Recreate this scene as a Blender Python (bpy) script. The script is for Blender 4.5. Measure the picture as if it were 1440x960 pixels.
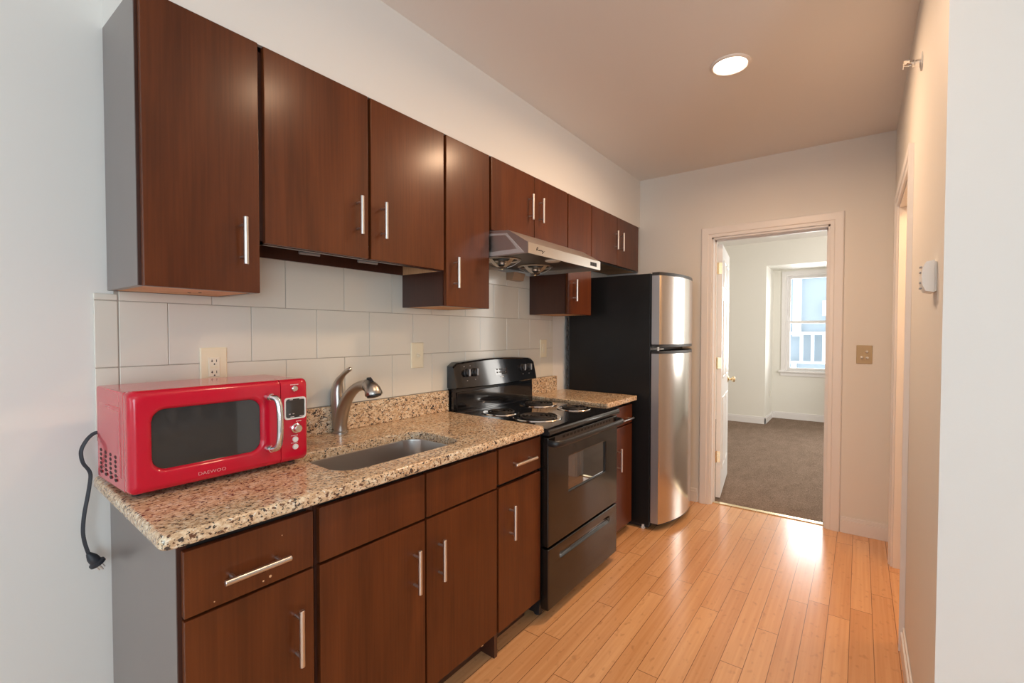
import bpy, bmesh, math, random
from mathutils import Vector, Matrix
random.seed(7)
PI = math.pi
sc = bpy.context.scene
COL = sc.collection
for o in list(bpy.data.objects):
    bpy.data.objects.remove(o)

# ------------------------------------------------------------------ camera
RIGHT = Vector((0.5844309, -0.8114420, 0.0015139))
UP = Vector((0.0175965, 0.0145389, 0.9997395))
FWD = Vector((0.8112526, 0.5842520, -0.0227755))
cam_d = bpy.data.cameras.new('camera')
cam = bpy.data.objects.new('camera', cam_d)
COL.objects.link(cam)
cam.matrix_world = Matrix(((RIGHT.x, UP.x, -FWD.x, -0.7979), (RIGHT.y, UP.y, -FWD.y, -1.8488),
                           (RIGHT.z, UP.z, -FWD.z, 1.3522), (0, 0, 0, 1)))
cam_d.sensor_width = 36.0
cam_d.lens = 653.5036 / 1440 * 36.0
cam_d.shift_x = -(738.58 - 720) / 1440
cam_d.shift_y = (483.81 - 480) / 1440
cam_d.clip_start = 0.02
sc.camera = cam

# ------------------------------------------------------------------ view, world, daylight
sc.view_settings.view_transform = 'Standard'
sc.view_settings.look = 'None'
sc.view_settings.gamma = 1.0
sc.view_settings.use_curve_mapping = False
sc.view_settings.exposure = 0.0
sc.cycles.use_denoising = True
sc.cycles.max_bounces = 10
sc.cycles.diffuse_bounces = 6
sc.cycles.glossy_bounces = 5
sc.cycles.caustics_reflective = False
sc.cycles.caustics_refractive = False
sc.cycles.sample_clamp_indirect = 6.0

W = bpy.data.worlds.new('sky')
sc.world = W
W.use_nodes = True
bg = W.node_tree.nodes['Background']
bg.inputs[0].default_value = (0.86, 0.93, 1.0, 1)
bg.inputs[1].default_value = 3.0

CAN_W = 20.0          # each recessed ceiling lamp
CAN_COL = (1.0, 0.66, 0.41)


def area_light(name, loc, direction, sx, sy, watts, color):
    d = bpy.data.lights.new(name, 'AREA')
    d.shape = 'RECTANGLE'; d.size = sx; d.size_y = sy; d.energy = watts; d.color = color
    o = bpy.data.objects.new(name, d)
    o.location = loc
    o.rotation_euler = Vector(direction).to_track_quat('-Z', 'Y').to_euler()
    COL.objects.link(o)
    return o


DAY = (0.64, 0.85, 1.0)
area_light('daylight_front_window', (-4.46, -2.0, 1.5), (1, 0, 0), 2.0, 1.7, 7, DAY)
area_light('daylight_side_window', (-2.7, -4.66, 1.45), (0, 1, 0), 1.9, 1.7, 60, DAY)
area_light('daylight_bedroom_window', (7.80, -1.33, 1.55), (-1, 0, 0), 0.8, 1.45, 32, (1.0, 0.98, 0.95))
area_light('bedroom_side_fill', (5.3, -3.16, 1.6), (0, 1, 0), 1.5, 1.5, 60, (1.0, 0.965, 0.91))  # added fill light brightening the bedroom; no window on this side

# ------------------------------------------------------------------ helpers: meshes


class MB:
    """collects shapes, then links them as ONE mesh object"""

    def __init__(self):
        self.v = []; self.f = []; self.m = []; self.mi = 0

    def add(self, verts, faces):
        b = len(self.v)
        self.v += [tuple(p) for p in verts]
        for fc in faces:
            self.f.append([b + i for i in fc]); self.m.append(self.mi)
        return self

    def box(self, x0, x1, y0, y1, z0, z1, bev=0.0, seg=2):
        x0, x1 = min(x0, x1), max(x0, x1); y0, y1 = min(y0, y1), max(y0, y1); z0, z1 = min(z0, z1), max(z0, z1)
        if bev <= 0:
            vs = [(x, y, z) for x in (x0, x1) for y in (y0, y1) for z in (z0, z1)]
            fs = [(0, 1, 3, 2), (4, 6, 7, 5), (0, 4, 5, 1), (2, 3, 7, 6), (0, 2, 6, 4), (1, 5, 7, 3)]
            return self.add(vs, fs)
        bm = bmesh.new()
        bmesh.ops.create_cube(bm, size=1)
        for v in bm.verts:
            v.co = Vector(((x0 + x1) / 2 + v.co.x * (x1 - x0), (y0 + y1) / 2 + v.co.y * (y1 - y0), (z0 + z1) / 2 + v.co.z * (z1 - z0)))
        bmesh.ops.bevel(bm, geom=bm.edges[:], offset=bev, segments=seg, profile=0.5, affect='EDGES')
        self.addbm(bm)
        return self

    def addbm(self, bm, mat=None):
        bm.verts.index_update()
        vs = [(mat @ v.co if mat else v.co) for v in bm.verts]
        self.add(vs, [[v.index for v in f.verts] for f in bm.faces])
        bm.free()

    def loops(self, rings, cap0=False, cap1=False, closed=False):
        n = len(rings[0])
        vs = [p for r in rings for p in r]
        fs = []
        k = len(rings)
        for a in range(k if closed else k - 1):
            b = (a + 1) % k
            for i in range(n):
                j = (i + 1) % n
                fs.append((a * n + i, a * n + j, b * n + j, b * n + i))
        if cap0: fs.append(list(range(n))[::-1])
        if cap1: fs.append([(k - 1) * n + i for i in range(n)])
        return self.add(vs, fs)

    def tube(self, pts, rad, n=12, caps=True, flat=1.0, ref=None):
        pts = [Vector(p) for p in pts]
        if not isinstance(rad, (list, tuple)): rad = [rad] * len(pts)
        rings = []
        t0 = (pts[1] - pts[0]).normalized()
        u = Vector(ref) if ref else (Vector((0, 0, 1)) if abs(t0.z) < 0.9 else Vector((1, 0, 0)))
        for i, p in enumerate(pts):
            if i == 0: t = pts[1] - pts[0]
            elif i == len(pts) - 1: t = pts[-1] - pts[-2]
            else: t = (pts[i + 1] - pts[i]).normalized() + (pts[i] - pts[i - 1]).normalized()
            t.normalize()
            u = (u - t * u.dot(t)).normalized()
            w = t.cross(u)
            rings.append([p + (u * math.cos(a) + w * math.sin(a) * flat) * rad[i] for a in [2 * PI * k / n for k in range(n)]])
        return self.loops(rings, caps, caps)

    def cyl(self, a, b, r, n=16, r2=None):
        return self.tube([a, b], [r, r if r2 is None else r2], n)

    def lathe(self, origin, axis, prof, n=24, cap0=True, cap1=True):
        """prof: (radius, height along axis)"""
        ax = Vector(axis).normalized()
        u = ax.orthogonal().normalized(); w = ax.cross(u)
        o = Vector(origin)
        rings = [[o + ax * h + (u * math.cos(2 * PI * k / n) + w * math.sin(2 * PI * k / n)) * max(r, 1e-5) for k in range(n)] for r, h in prof]
        return self.loops(rings, cap0, cap1)

    def prism(self, poly, fn, a, b):
        """poly of (u,v); fn(u,v,w) -> xyz; extruded w from a to b"""
        return self.loops([[fn(u, v, a) for u, v in poly], [fn(u, v, b) for u, v in poly]], True, True)

    def build(self, name, mats, parent=None, sharp=35):
        o = link_mesh(name, self.v, self.f, mats, parent, self.m, sharp)
        return o


def origin_of(o):
    p = Vector((0, 0, 0))
    while o is not None:
        p += o.location; o = o.parent
    return p


SHEAR = [0.0, 0.0]     # the old base run stands a touch out of square to the wall: slope, y where it is zero


def link_mesh(name, verts, faces, mats, parent=None, mi=None, sharp=35):
    if SHEAR[0]:
        verts = [(v[0] + SHEAR[0] * (v[1] - SHEAR[1]), v[1], v[2]) for v in verts]
    if not isinstance(mats, (list, tuple)): mats = [mats]
    off = origin_of(parent) if parent else None
    me = bpy.data.meshes.new(name)
    if off is None:
        xs = [v[0] for v in verts]; ys = [v[1] for v in verts]; zs = [v[2] for v in verts]
        off = Vector(((min(xs) + max(xs)) / 2, (min(ys) + max(ys)) / 2, min(zs)))
        loc = off
    else:
        loc = Vector((0, 0, 0))
    me.from_pydata([tuple(Vector(v) - off) for v in verts], [], faces)
    for m in mats: me.materials.append(m)
    if mi:
        me.polygons.foreach_set('material_index', mi)
    bm = bmesh.new(); bm.from_mesh(me)
    bmesh.ops.recalc_face_normals(bm, faces=bm.faces[:])
    bm.to_mesh(me); bm.free()
    me.polygons.foreach_set('use_smooth', [True] * len(me.polygons))
    me.set_sharp_from_angle(angle=math.radians(sharp))
    me.update()
    o = bpy.data.objects.new(name, me)
    if len(me.polygons) > 6:
        wm = o.modifiers.new('weighted', 'WEIGHTED_NORMAL'); wm.keep_sharp = True; wm.weight = 60
    o.location = loc
    COL.objects.link(o)
    if parent: o.parent = parent
    return o


def tag(o, label, cat, group=None, kind=None):
    o['label'] = label
    if o.parent is None: o['category'] = cat
    if group: o['group'] = group
    if kind: o['kind'] = kind
    return o


def thing(name, loc, label, cat, group=None):
    o = bpy.data.objects.new(name, None)
    o.location = loc
    o.empty_display_size = 0.05
    COL.objects.link(o)
    return tag(o, label, cat, group)


def struct(name, mb, mats, label, cat, sharp=35):
    return tag(mb.build(name, mats, None, sharp), label, cat, kind='structure')


def sd_rr(x, y, hw, hh, r):
    qx = abs(x) - hw + r; qy = abs(y) - hh + r
    return math.hypot(max(qx, 0), max(qy, 0)) + min(max(qx, qy), 0) - r


def rr_loop(center, rect, angs):
    """points on rounded rect rect=(cx,cy,hw,hh,r) hit by rays from center at the angles"""
    out = []
    for a in angs:
        lo, hi = 0.0, 10.0
        dx, dy = math.cos(a), math.sin(a)
        for _ in range(40):
            m = (lo + hi) / 2
            if sd_rr(center[0] + dx * m - rect[0], center[1] + dy * m - rect[1], rect[2], rect[3], rect[4]) < 0: lo = m
            else: hi = m
        out.append((center[0] + dx * lo, center[1] + dy * lo))
    return out


def rr_angles(center, rects, n=48):
    s = set(2 * PI * k / n for k in range(n))
    for cx, cy, hw, hh, r in rects:
        for sx, sy in ((1, 1), (-1, 1), (-1, -1), (1, -1)):
            kx, ky = cx + sx * (hw - r), cy + sy * (hh - r)
            b = math.atan2(sy, sx)
            for d in (-PI / 4, -PI / 8, 0, PI / 8, PI / 4):
                px, py = kx + r * math.cos(b + d), ky + r * math.sin(b + d)
                s.add(math.atan2(py - center[1], px - center[0]) % (2 * PI))
    s = sorted(s); out = [s[0]]
    for a in s[1:]:
        if a - out[-1] > 1e-4: out.append(a)
    return out


def text_mesh(body, size, fn, depth=0.0006, sx=1.0, offset=0.0):
    """built-in font outlines turned to mesh; fn(u,v,w)->xyz, centred"""
    cu = bpy.data.curves.new('t', 'FONT')
    cu.body = body; cu.size = size; cu.extrude = depth / 2; cu.offset = offset
    cu.align_x = 'CENTER'; cu.align_y = 'CENTER'
    ob = bpy.data.objects.new('t', cu)
    COL.objects.link(ob)
    dg = bpy.context.evaluated_depsgraph_get()
    me = bpy.data.meshes.new_from_object(ob.evaluated_get(dg))
    vs = [fn(v.co.x * sx, v.co.y, v.co.z) for v in me.vertices]
    fs = [list(p.vertices) for p in me.polygons]
    bpy.data.objects.remove(ob); bpy.data.curves.remove(cu); bpy.data.meshes.remove(me)
    return vs, fs


# ------------------------------------------------------------------ helpers: materials
def new_mat(name):
    m = bpy.data.materials.new(name); m.use_nodes = True
    nt = m.node_tree
    return m, nt, nt.nodes['Principled BSDF']


def setp(b, **k):
    names = dict(color='Base Color', rough='Roughness', metal='Metallic', coat='Coat Weight', coatr='Coat Roughness',
                 spec='Specular IOR Level', ior='IOR', trans='Transmission Weight', emit='Emission Color', es='Emission Strength', aniso='Anisotropic', sheen='Sheen Weight')
    for a, v in k.items():
        if a in ('color', 'emit'): v = (*v, 1)
        b.inputs[names[a]].default_value = v


def N(nt, t, **inp):
    n = nt.nodes.new(t)
    for k, v in inp.items():
        if hasattr(n, k) and not k[0].isupper(): setattr(n, k, v)
        else: n.inputs[k.replace('_', ' ')].default_value = v
    return n


def ramp(nt, fac, stops, interp='LINEAR'):
    r = nt.nodes.new('ShaderNodeValToRGB')
    r.color_ramp.interpolation = interp
    e = r.color_ramp.elements
    while len(e) < len(stops): e.new(0.5)
    for i, (p, c) in enumerate(stops):
        e[i].position = p; e[i].color = (*c, 1) if len(c) == 3 else c
    nt.links.new(fac, r.inputs[0])
    return r


def mapping(nt, scale=(1, 1, 1), coord='Object', loc=(0, 0, 0)):
    tc = nt.nodes.new('ShaderNodeTexCoord'); mp = nt.nodes.new('ShaderNodeMapping')
    mp.inputs['Scale'].default_value = scale; mp.inputs['Location'].default_value = loc
    nt.links.new(tc.outputs[coord], mp.inputs[0])
    return mp


def mixc(nt, fac, a, b, mode='MIX'):
    n = nt.nodes.new('ShaderNodeMix'); n.data_type = 'RGBA'; n.blend_type = mode
    for sock, v in ((n.inputs[0], fac), (n.inputs[6], a), (n.inputs[7], b)):
        if hasattr(v, 'is_linked'): nt.links.new(v, sock)
        else: sock.default_value = v if isinstance(v, (int, float)) else (*v, 1)
    return n.outputs[2]


def bump(nt, b, height, strength=0.1, dist=0.01):
    n = nt.nodes.new('ShaderNodeBump'); n.inputs['Strength'].default_value = strength; n.inputs['Distance'].default_value = dist
    nt.links.new(height, n.inputs['Height']); nt.links.new(n.outputs[0], b.inputs['Normal'])


def simple(name, color, rough=0.5, noise=0.0, nscale=40, **k):
    m, nt, b = new_mat(name)
    setp(b, color=color, rough=rough, **k)
    if noise > 0:
        mp = mapping(nt); n = N(nt, 'ShaderNodeTexNoise', Scale=nscale, Detail=3.0)
        nt.links.new(mp.outputs[0], n.inputs['Vector'])
        c = mixc(nt, n.outputs['Fac'], tuple(x * (1 - noise) for x in color), tuple(min(1, x * (1 + noise)) for x in color))
        nt.links.new(c, b.inputs['Base Color'])
    return m


def paint(name, color, rough=0.55):
    m, nt, b = new_mat(name)
    setp(b, color=color, rough=rough, spec=0.3)
    mp = mapping(nt)
    n = N(nt, 'ShaderNodeTexNoise', Scale=3.0, Detail=4.0); nt.links.new(mp.outputs[0], n.inputs['Vector'])
    c = mixc(nt, n.outputs['Fac'], tuple(x * 0.985 for x in color), color)
    nt.links.new(c, b.inputs['Base Color'])
    n2 = N(nt, 'ShaderNodeTexNoise', Scale=160.0, Detail=2.0); nt.links.new(mp.outputs[0], n2.inputs['Vector'])
    bump(nt, b, n2.outputs['Fac'], 0.06, 0.002)
    return m


def wood(name, dark, light, rough=0.42, coat=0.45, coatr=0.23):
    m, nt, b = new_mat(name)
    setp(b, rough=rough, coat=coat, coatr=coatr, spec=0.15)
    oi = nt.nodes.new('ShaderNodeObjectInfo')
    mp = mapping(nt, (1, 1, 1))
    addv = nt.nodes.new('ShaderNodeVectorMath'); addv.operation = 'ADD'
    sc_ = nt.nodes.new('ShaderNodeVectorMath'); sc_.operation = 'SCALE'; sc_.inputs['Scale'].default_value = 13.0
    cmb = nt.nodes.new('ShaderNodeCombineXYZ')
    for i in range(3): nt.links.new(oi.outputs['Random'], cmb.inputs[i])
    nt.links.new(cmb.outputs[0], sc_.inputs[0])
    nt.links.new(mp.outputs[0], addv.inputs[0]); nt.links.new(sc_.outputs[0], addv.inputs[1])
    m2 = nt.nodes.new('ShaderNodeMapping'); m2.inputs['Scale'].default_value = (7, 7, 1.3)
    nt.links.new(addv.outputs[0], m2.inputs[0])
    big = N(nt, 'ShaderNodeTexNoise', Scale=1.0, Detail=5.0, Distortion=0.8); nt.links.new(m2.outputs[0], big.inputs['Vector'])
    m3 = nt.nodes.new('ShaderNodeMapping'); m3.inputs['Scale'].default_value = (150, 150, 4)
    nt.links.new(addv.outputs[0], m3.inputs[0])
    fine = N(nt, 'ShaderNodeTexNoise', Scale=1.0, Detail=4.0); nt.links.new(m3.outputs[0], fine.inputs['Vector'])
    r1 = ramp(nt, big.outputs['Fac'], [(0.25, dark), (0.75, light)])
    c = mixc(nt, 0.16, r1.outputs[0], ramp(nt, fine.outputs['Fac'], [(0.35, tuple(x * 0.45 for x in dark)), (0.65, light)]).outputs[0])
    nt.links.new(c, b.inputs['Base Color'])
    bump(nt, b, fine.outputs['Fac'], 0.03, 0.002)
    return m


M_WALL = paint('wall_paint', (0.80, 0.778, 0.735))
M_CEIL = paint('ceiling_paint', (0.83, 0.80, 0.77), 0.7)
M_BEDW = paint('bedroom_paint', (0.82, 0.805, 0.745))
M_TRIM = simple('trim_paint', (0.83, 0.81, 0.80), 0.32)
M_DOORW = simple('white_door_paint', (0.86, 0.87, 0.88), 0.35)
M_WOOD = wood('espresso_wood', (0.070, 0.0165, 0.0042), (0.150, 0.039, 0.0100))
M_WOODB = wood('espresso_carcass', (0.050, 0.016, 0.010), (0.078, 0.026, 0.014), 0.36, 0.75, 0.30)
M_ENDSHEEN = simple('end_panel_painted_sheen', (0.145, 0.118, 0.110), 0.38, noise=0.06, nscale=9, coat=0.6, coatr=0.3)  # grey tone paints in the white wall reflected by the dark cabinet sides
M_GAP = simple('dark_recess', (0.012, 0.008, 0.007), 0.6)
M_PLY = wood('raw_plywood', (0.60, 0.32, 0.15), (0.82, 0.52, 0.29), 0.6, 0.0, 0.5)
M_NICKEL = simple('satin_nickel', (0.72, 0.68, 0.64), 0.30, metal=1.0)
M_CHROME = simple('chrome', (0.86, 0.85, 0.84), 0.08, metal=1.0)
M_BRASS = simple('polished_brass', (0.92, 0.76, 0.48), 0.25, metal=1.0)
M_BLACK = simple('black_enamel', (0.008, 0.008, 0.009), 0.10, coat=0.4, coatr=0.05)
M_BLACKS = simple('black_satin', (0.014, 0.014, 0.015), 0.38)
M_BLACKP = simple('black_plastic', (0.018, 0.018, 0.02), 0.45)
M_OVENGLASS = simple('oven_glass', (0.02, 0.02, 0.02), 0.03, spec=1.0, coat=1.0, coatr=0.02)
M_RED = simple('red_gloss', (0.56, 0.0045, 0.026), 0.25, coat=0.6, coatr=0.06, spec=0.3)
M_MWGLASS = simple('smoked_glass', (0.035, 0.032, 0.03), 0.05, coat=0.6, coatr=0.03)
M_WHITE = simple('white_plastic', (0.80, 0.79, 0.76), 0.35)
M_ALMOND = simple('almond_plastic', (0.84, 0.76, 0.56), 0.35)
M_IVORYT = simple('ivory_toggle', (0.85, 0.78, 0.62), 0.3)
M_BRZPLATE = simple('tan_plate', (0.50, 0.37, 0.19), 0.35)
M_RUBBER = simple('cord_rubber', (0.022, 0.024, 0.032), 0.5)
M_SILVERT = simple('silver_print', (0.85, 0.72, 0.72), 0.35, metal=0.3)
M_GREY = simple('grey_plastic', (0.33, 0.33, 0.34), 0.4)
M_CLKB = simple('dark_button', (0.09, 0.09, 0.095), 0.4)
M_COIL = simple('burner_coil', (0.030, 0.026, 0.024), 0.45, metal=0.4)


def stainless(name, color, rough, axis):
    m, nt, b = new_mat(name)
    setp(b, color=color, rough=rough, metal=1.0)
    s = [300, 300, 300]; s[axis] = 4
    mp = mapping(nt, tuple(s))
    n = N(nt, 'ShaderNodeTexNoise', Scale=1.0, Detail=2.0); nt.links.new(mp.outputs[0], n.inputs['Vector'])
    mr = nt.nodes.new('ShaderNodeMapRange'); mr.inputs['To Min'].default_value = rough * 0.8; mr.inputs['To Max'].default_value = rough * 1.25
    nt.links.new(n.outputs['Fac'], mr.inputs[0]); nt.links.new(mr.outputs[0], b.inputs['Roughness'])
    bump(nt, b, n.outputs['Fac'], 0.015, 0.001)
    return m


M_STEEL = stainless('brushed_stainless', (0.66, 0.63, 0.60), 0.20, 0)
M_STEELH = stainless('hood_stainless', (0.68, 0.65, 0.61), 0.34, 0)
M_SINK = stainless('sink_stainless', (0.60, 0.57, 0.54), 0.30, 0)
M_FAUCET = stainless('faucet_stainless', (0.46, 0.42, 0.38), 0.32, 2)


def granite():
    m, nt, b = new_mat('speckled_granite')
    setp(b, rough=0.2, coat=0.12, coatr=0.08, spec=0.4)
    mp = mapping(nt, (0.7, 1.0, 1.0))
    def noise(scale, detail, loc, rough=0.6):
        n = N(nt, 'ShaderNodeTexNoise', Scale=scale, Detail=detail, Roughness=rough)
        nt.links.new(mapping(nt, (0.7, 1.0, 1.0), loc=loc).outputs[0], n.inputs['Vector'])
        return n.outputs['Fac']
    base = ramp(nt, noise(80.0, 6.0, (0, 0, 0), 0.75), [(0.30, (0.26, 0.15, 0.085)), (0.42, (0.58, 0.41, 0.27)), (0.52, (0.76, 0.60, 0.43)), (0.66, (0.88, 0.82, 0.69))])
    tint = ramp(nt, noise(11.0, 4.0, (2, 7, 3)), [(0.38, (0.92, 0.80, 0.66)), (0.62, (1.0, 0.98, 0.90))])
    c = mixc(nt, 0.9, base.outputs[0], tint.outputs[0], 'MULTIPLY')
    for scale, loc, lo, hi, col in ((130.0, (3, 5, 1), 0.60, 0.65, (0.15, 0.07, 0.04)), (170.0, (1, 2, 8), 0.595, 0.645, (0.045, 0.04, 0.038)),
                                    (70.0, (6, 2, 4), 0.655, 0.69, (0.07, 0.055, 0.05)), (110.0, (9, 1, 4), 0.65, 0.70, (0.82, 0.78, 0.68))):
        f = ramp(nt, noise(scale, 2.0, loc, 0.5), [(lo, (0, 0, 0)), (hi, (1, 1, 1))])
        c = mixc(nt, f.outputs[0], c, col)
    nt.links.new(c, b.inputs['Base Color'])
    return m


M_GRANITE = granite()
M_TILE = simple('glazed_tile', (0.72, 0.69, 0.605), 0.18, noise=0.02, nscale=6)
M_GROUT = simple('grout', (0.40, 0.355, 0.30), 0.8)


def bamboo():
    m, nt, b = new_mat('bamboo_planks')
    setp(b, rough=0.24, coat=0.35, coatr=0.14)
    PW, PL = 0.0865, 0.96
    tc = nt.nodes.new('ShaderNodeTexCoord'); sep = nt.nodes.new('ShaderNodeSeparateXYZ')
    geo = nt.nodes.new('ShaderNodeNewGeometry')
    nt.links.new(geo.outputs['Position'], sep.inputs[0])

    def math_(op, a, b_=None):
        n = nt.nodes.new('ShaderNodeMath'); n.operation = op
        for i, v in enumerate((a, b_)):
            if v is None: continue
            if hasattr(v, 'is_linked'): nt.links.new(v, n.inputs[i])
            else: n.inputs[i].default_value = v
        return n.outputs[0]
    yy = math_('DIVIDE', math_('ADD', sep.outputs['Y'], 1.743 + PW * 40), PW)
    row = math_('FLOOR', yy); fy = math_('FRACT', yy)
    wn = nt.nodes.new('ShaderNodeTexWhiteNoise'); wn.noise_dimensions = '1D'; nt.links.new(row, wn.inputs['W'])
    xx = math_('ADD', math_('DIVIDE', math_('ADD', sep.outputs['X'], 20.0), PL), wn.outputs['Value'])
    colm = math_('FLOOR', xx); fx = math_('FRACT', xx)
    wn2 = nt.nodes.new('ShaderNodeTexWhiteNoise'); wn2.noise_dimensions = '2D'
    cv = nt.nodes.new('ShaderNodeCombineXYZ'); nt.links.new(row, cv.inputs[0]); nt.links.new(colm, cv.inputs[1])
    nt.links.new(cv.outputs[0], wn2.inputs['Vector'])
    base = ramp(nt, wn2.outputs['Value'], [(0.0, (0.67, 0.325, 0.135)), (0.5, (0.74, 0.38, 0.165)), (1.0, (0.81, 0.44, 0.205))])
    # strips inside a plank
    cv2 = nt.nodes.new('ShaderNodeCombineXYZ')
    nt.links.new(math_('MULTIPLY', sep.outputs['X'], 1.6), cv2.inputs[0]); nt.links.new(math_('MULTIPLY', sep.outputs['Y'], 70.0), cv2.inputs[1])
    nt.links.new(math_('MULTIPLY', wn2.outputs['Value'], 31.0), cv2.inputs[2])
    st = N(nt, 'ShaderNodeTexNoise', Scale=1.0, Detail=3.0); nt.links.new(cv2.outputs[0], st.inputs['Vector'])
    c = mixc(nt, 0.30, base.outputs[0], ramp(nt, st.outputs['Fac'], [(0.3, (0.54, 0.24, 0.085)), (0.7, (0.86, 0.51, 0.26))]).outputs[0])
    # knuckles of the cane
    cv3 = nt.nodes.new('ShaderNodeCombineXYZ')
    nt.links.new(math_('MULTIPLY', sep.outputs['X'], 26.0), cv3.inputs[0]); nt.links.new(math_('MULTIPLY', sep.outputs['Y'], 46.0), cv3.inputs[1])
    nt.links.new(math_('MULTIPLY', wn2.outputs['Value'], 17.0), cv3.inputs[2])
    kn = N(nt, 'ShaderNodeTexNoise', Scale=1.0, Detail=1.0); nt.links.new(cv3.outputs[0], kn.inputs['Vector'])
    kf = ramp(nt, kn.outputs['Fac'], [(0.62, (0, 0, 0)), (0.78, (0.32, 0.32, 0.32))])
    c = mixc(nt, kf.outputs[0], c, (0.30, 0.12, 0.04))
    # joints
    ey = math_('MINIMUM', fy, math_('SUBTRACT', 1.0, fy)); ex = math_('MINIMUM', fx, math_('SUBTRACT', 1.0, fx))
    gap = math_('MAXIMUM', math_('LESS_THAN', ey, 0.014), math_('LESS_THAN', ex, 0.0014))
    c = mixc(nt, gap, c, (0.20, 0.085, 0.035))
    nt.links.new(c, b.inputs['Base Color'])
    bump(nt, b, gap, -0.25, 0.002)
    return m


M_FLOOR = bamboo()


def carpet():
    m, nt, b = new_mat('carpet')
    setp(b, rough=0.95, spec=0.05)
    mp = mapping(nt)
    n = N(nt, 'ShaderNodeTexNoise', Scale=130.0, Detail=4.0); nt.links.new(mp.outputs[0], n.inputs['Vector'])
    n2 = N(nt, 'ShaderNodeTexNoise', Scale=5.0, Detail=4.0); nt.links.new(mapping(nt, (1, 2.5, 1)).outputs[0], n2.inputs['Vector'])
    c1 = ramp(nt, n.outputs['Fac'], [(0.35, (0.125, 0.085, 0.062)), (0.65, (0.34, 0.25, 0.19))])
    c = mixc(nt, 0.35, c1.outputs[0], ramp(nt, n2.outputs['Fac'], [(0.3, (0.17, 0.122, 0.09)), (0.7, (0.30, 0.225, 0.175))]).outputs[0])
    nt.links.new(c, b.inputs['Base Color'])
    bump(nt, b, n.outputs['Fac'], 0.6, 0.01)
    return m


M_CARPET = carpet()
M_BOUNCE = simple('added_bounce_grey', (0.50, 0.50, 0.49), 0.95, noise=0.1, nscale=120, spec=0.05)


def emis(name, color, s):
    m, nt, b = new_mat(name)
    setp(b, color=(0.9, 0.9, 0.9), emit=color, es=s, rough=0.4)
    return m


M_LENS = emis('lamp_lens', (1.0, 0.80, 0.60), 14.0)
M_FACADE = simple('pale_siding', (0.36, 0.42, 0.46), 0.7)
M_FACADEW = simple('white_siding', (0.85, 0.86, 0.86), 0.7)


def pane_glass():
    m, nt, b = new_mat('window_pane')
    out = nt.nodes['Material Output']
    tr = nt.nodes.new('ShaderNodeBsdfTransparent'); gl = nt.nodes.new('ShaderNodeBsdfGlossy'); gl.inputs['Roughness'].default_value = 0.02
    fr = nt.nodes.new('ShaderNodeFresnel'); fr.inputs['IOR'].default_value = 1.35
    mx = nt.nodes.new('ShaderNodeMixShader')
    nt.links.new(fr.outputs[0], mx.inputs[0]); nt.links.new(tr.outputs[0], mx.inputs[1]); nt.links.new(gl.outputs[0], mx.inputs[2])
    nt.links.new(mx.outputs[0], out.inputs['Surface'])
    nt.nodes.remove(b)
    return m


M_PANE = pane_glass()

# ------------------------------------------------------------------ dimensions (metres): X along the kitchen wall, wall at Y=0, room at Y<0
H = 2.659; XF = 3.031; WR = -2.021; XC = 0.805; SOF = -0.303
LX, LY, LX2, LYR = -4.5, -4.7, 2.4, -2.8

# ------------------------------------------------------------------ room shell
struct('floor', MB().box(LX - .12, XF + 0.055, LY - .1, 0.1, -0.08, 0.0), M_FLOOR, 'honey coloured bamboo plank floor running down the kitchen', 'floor')
struct('floor_bounce_added', MB().box(LX, -1.35, LY, -.02, 0.0003, 0.006), M_BOUNCE, 'unseen pale grey carpet added behind the viewer to cut orange bounce', 'carpet')  # unseen carpet, added so less orange floor light bounces onto the walls
struct('ceiling', MB().box(LX - .12, XF + .02, LY - .12, 0.12, H, H + 0.1), M_CEIL, 'plain painted ceiling over the kitchen with a round lamp', 'ceiling')
struct('wall_kitchen', MB().box(LX, XF + .02, 0.0, 0.12, 0, H), M_WALL, 'painted wall behind the cabinets, continuing bare at the far left', 'wall')
struct('wall_soffit', MB().box(-0.392, XF, SOF, -0.0005, 2.2585, H - 0.0005), M_WALL, 'painted bulkhead between the wall cabinets and the ceiling', 'wall')
DL, DR, DZ = -0.897, -1.674, 2.105
m = MB().box(XF, XF + .12, DL, 0.6, 0, H + .06).box(XF, XF + .12, DR, DL, DZ, H + .06).box(XF, XF + .12, -3.3, DR, 0, H + .06)
struct('wall_far', m, M_WALL, 'painted end wall around the bedroom doorway', 'wall')
OX0, OX1, OZ = 1.785, 2.62, 2.085
m = MB().box(XC + .12, OX0, WR, WR - .11, 0, H).box(OX0, OX1, WR, WR - .11, OZ, H).box(OX1, XF - .0005, WR, WR - .11, 0, H)
struct('wall_right', m, M_WALL, 'warm lit right wall of the kitchen passage with a doorway at its far end', 'wall')
struct('wall_corner', MB().box(XC, XC + .12, WR, LYR, 0, H), M_WALL, 'white wall face at the right edge, turning the corner towards us', 'wall')
m = MB().box(XC + .121, XF - .001, LYR, LYR + .1, 0, H)
struct('wall_side_room', m, M_WALL, 'back wall of the small lit room off the passage', 'wall')
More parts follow.
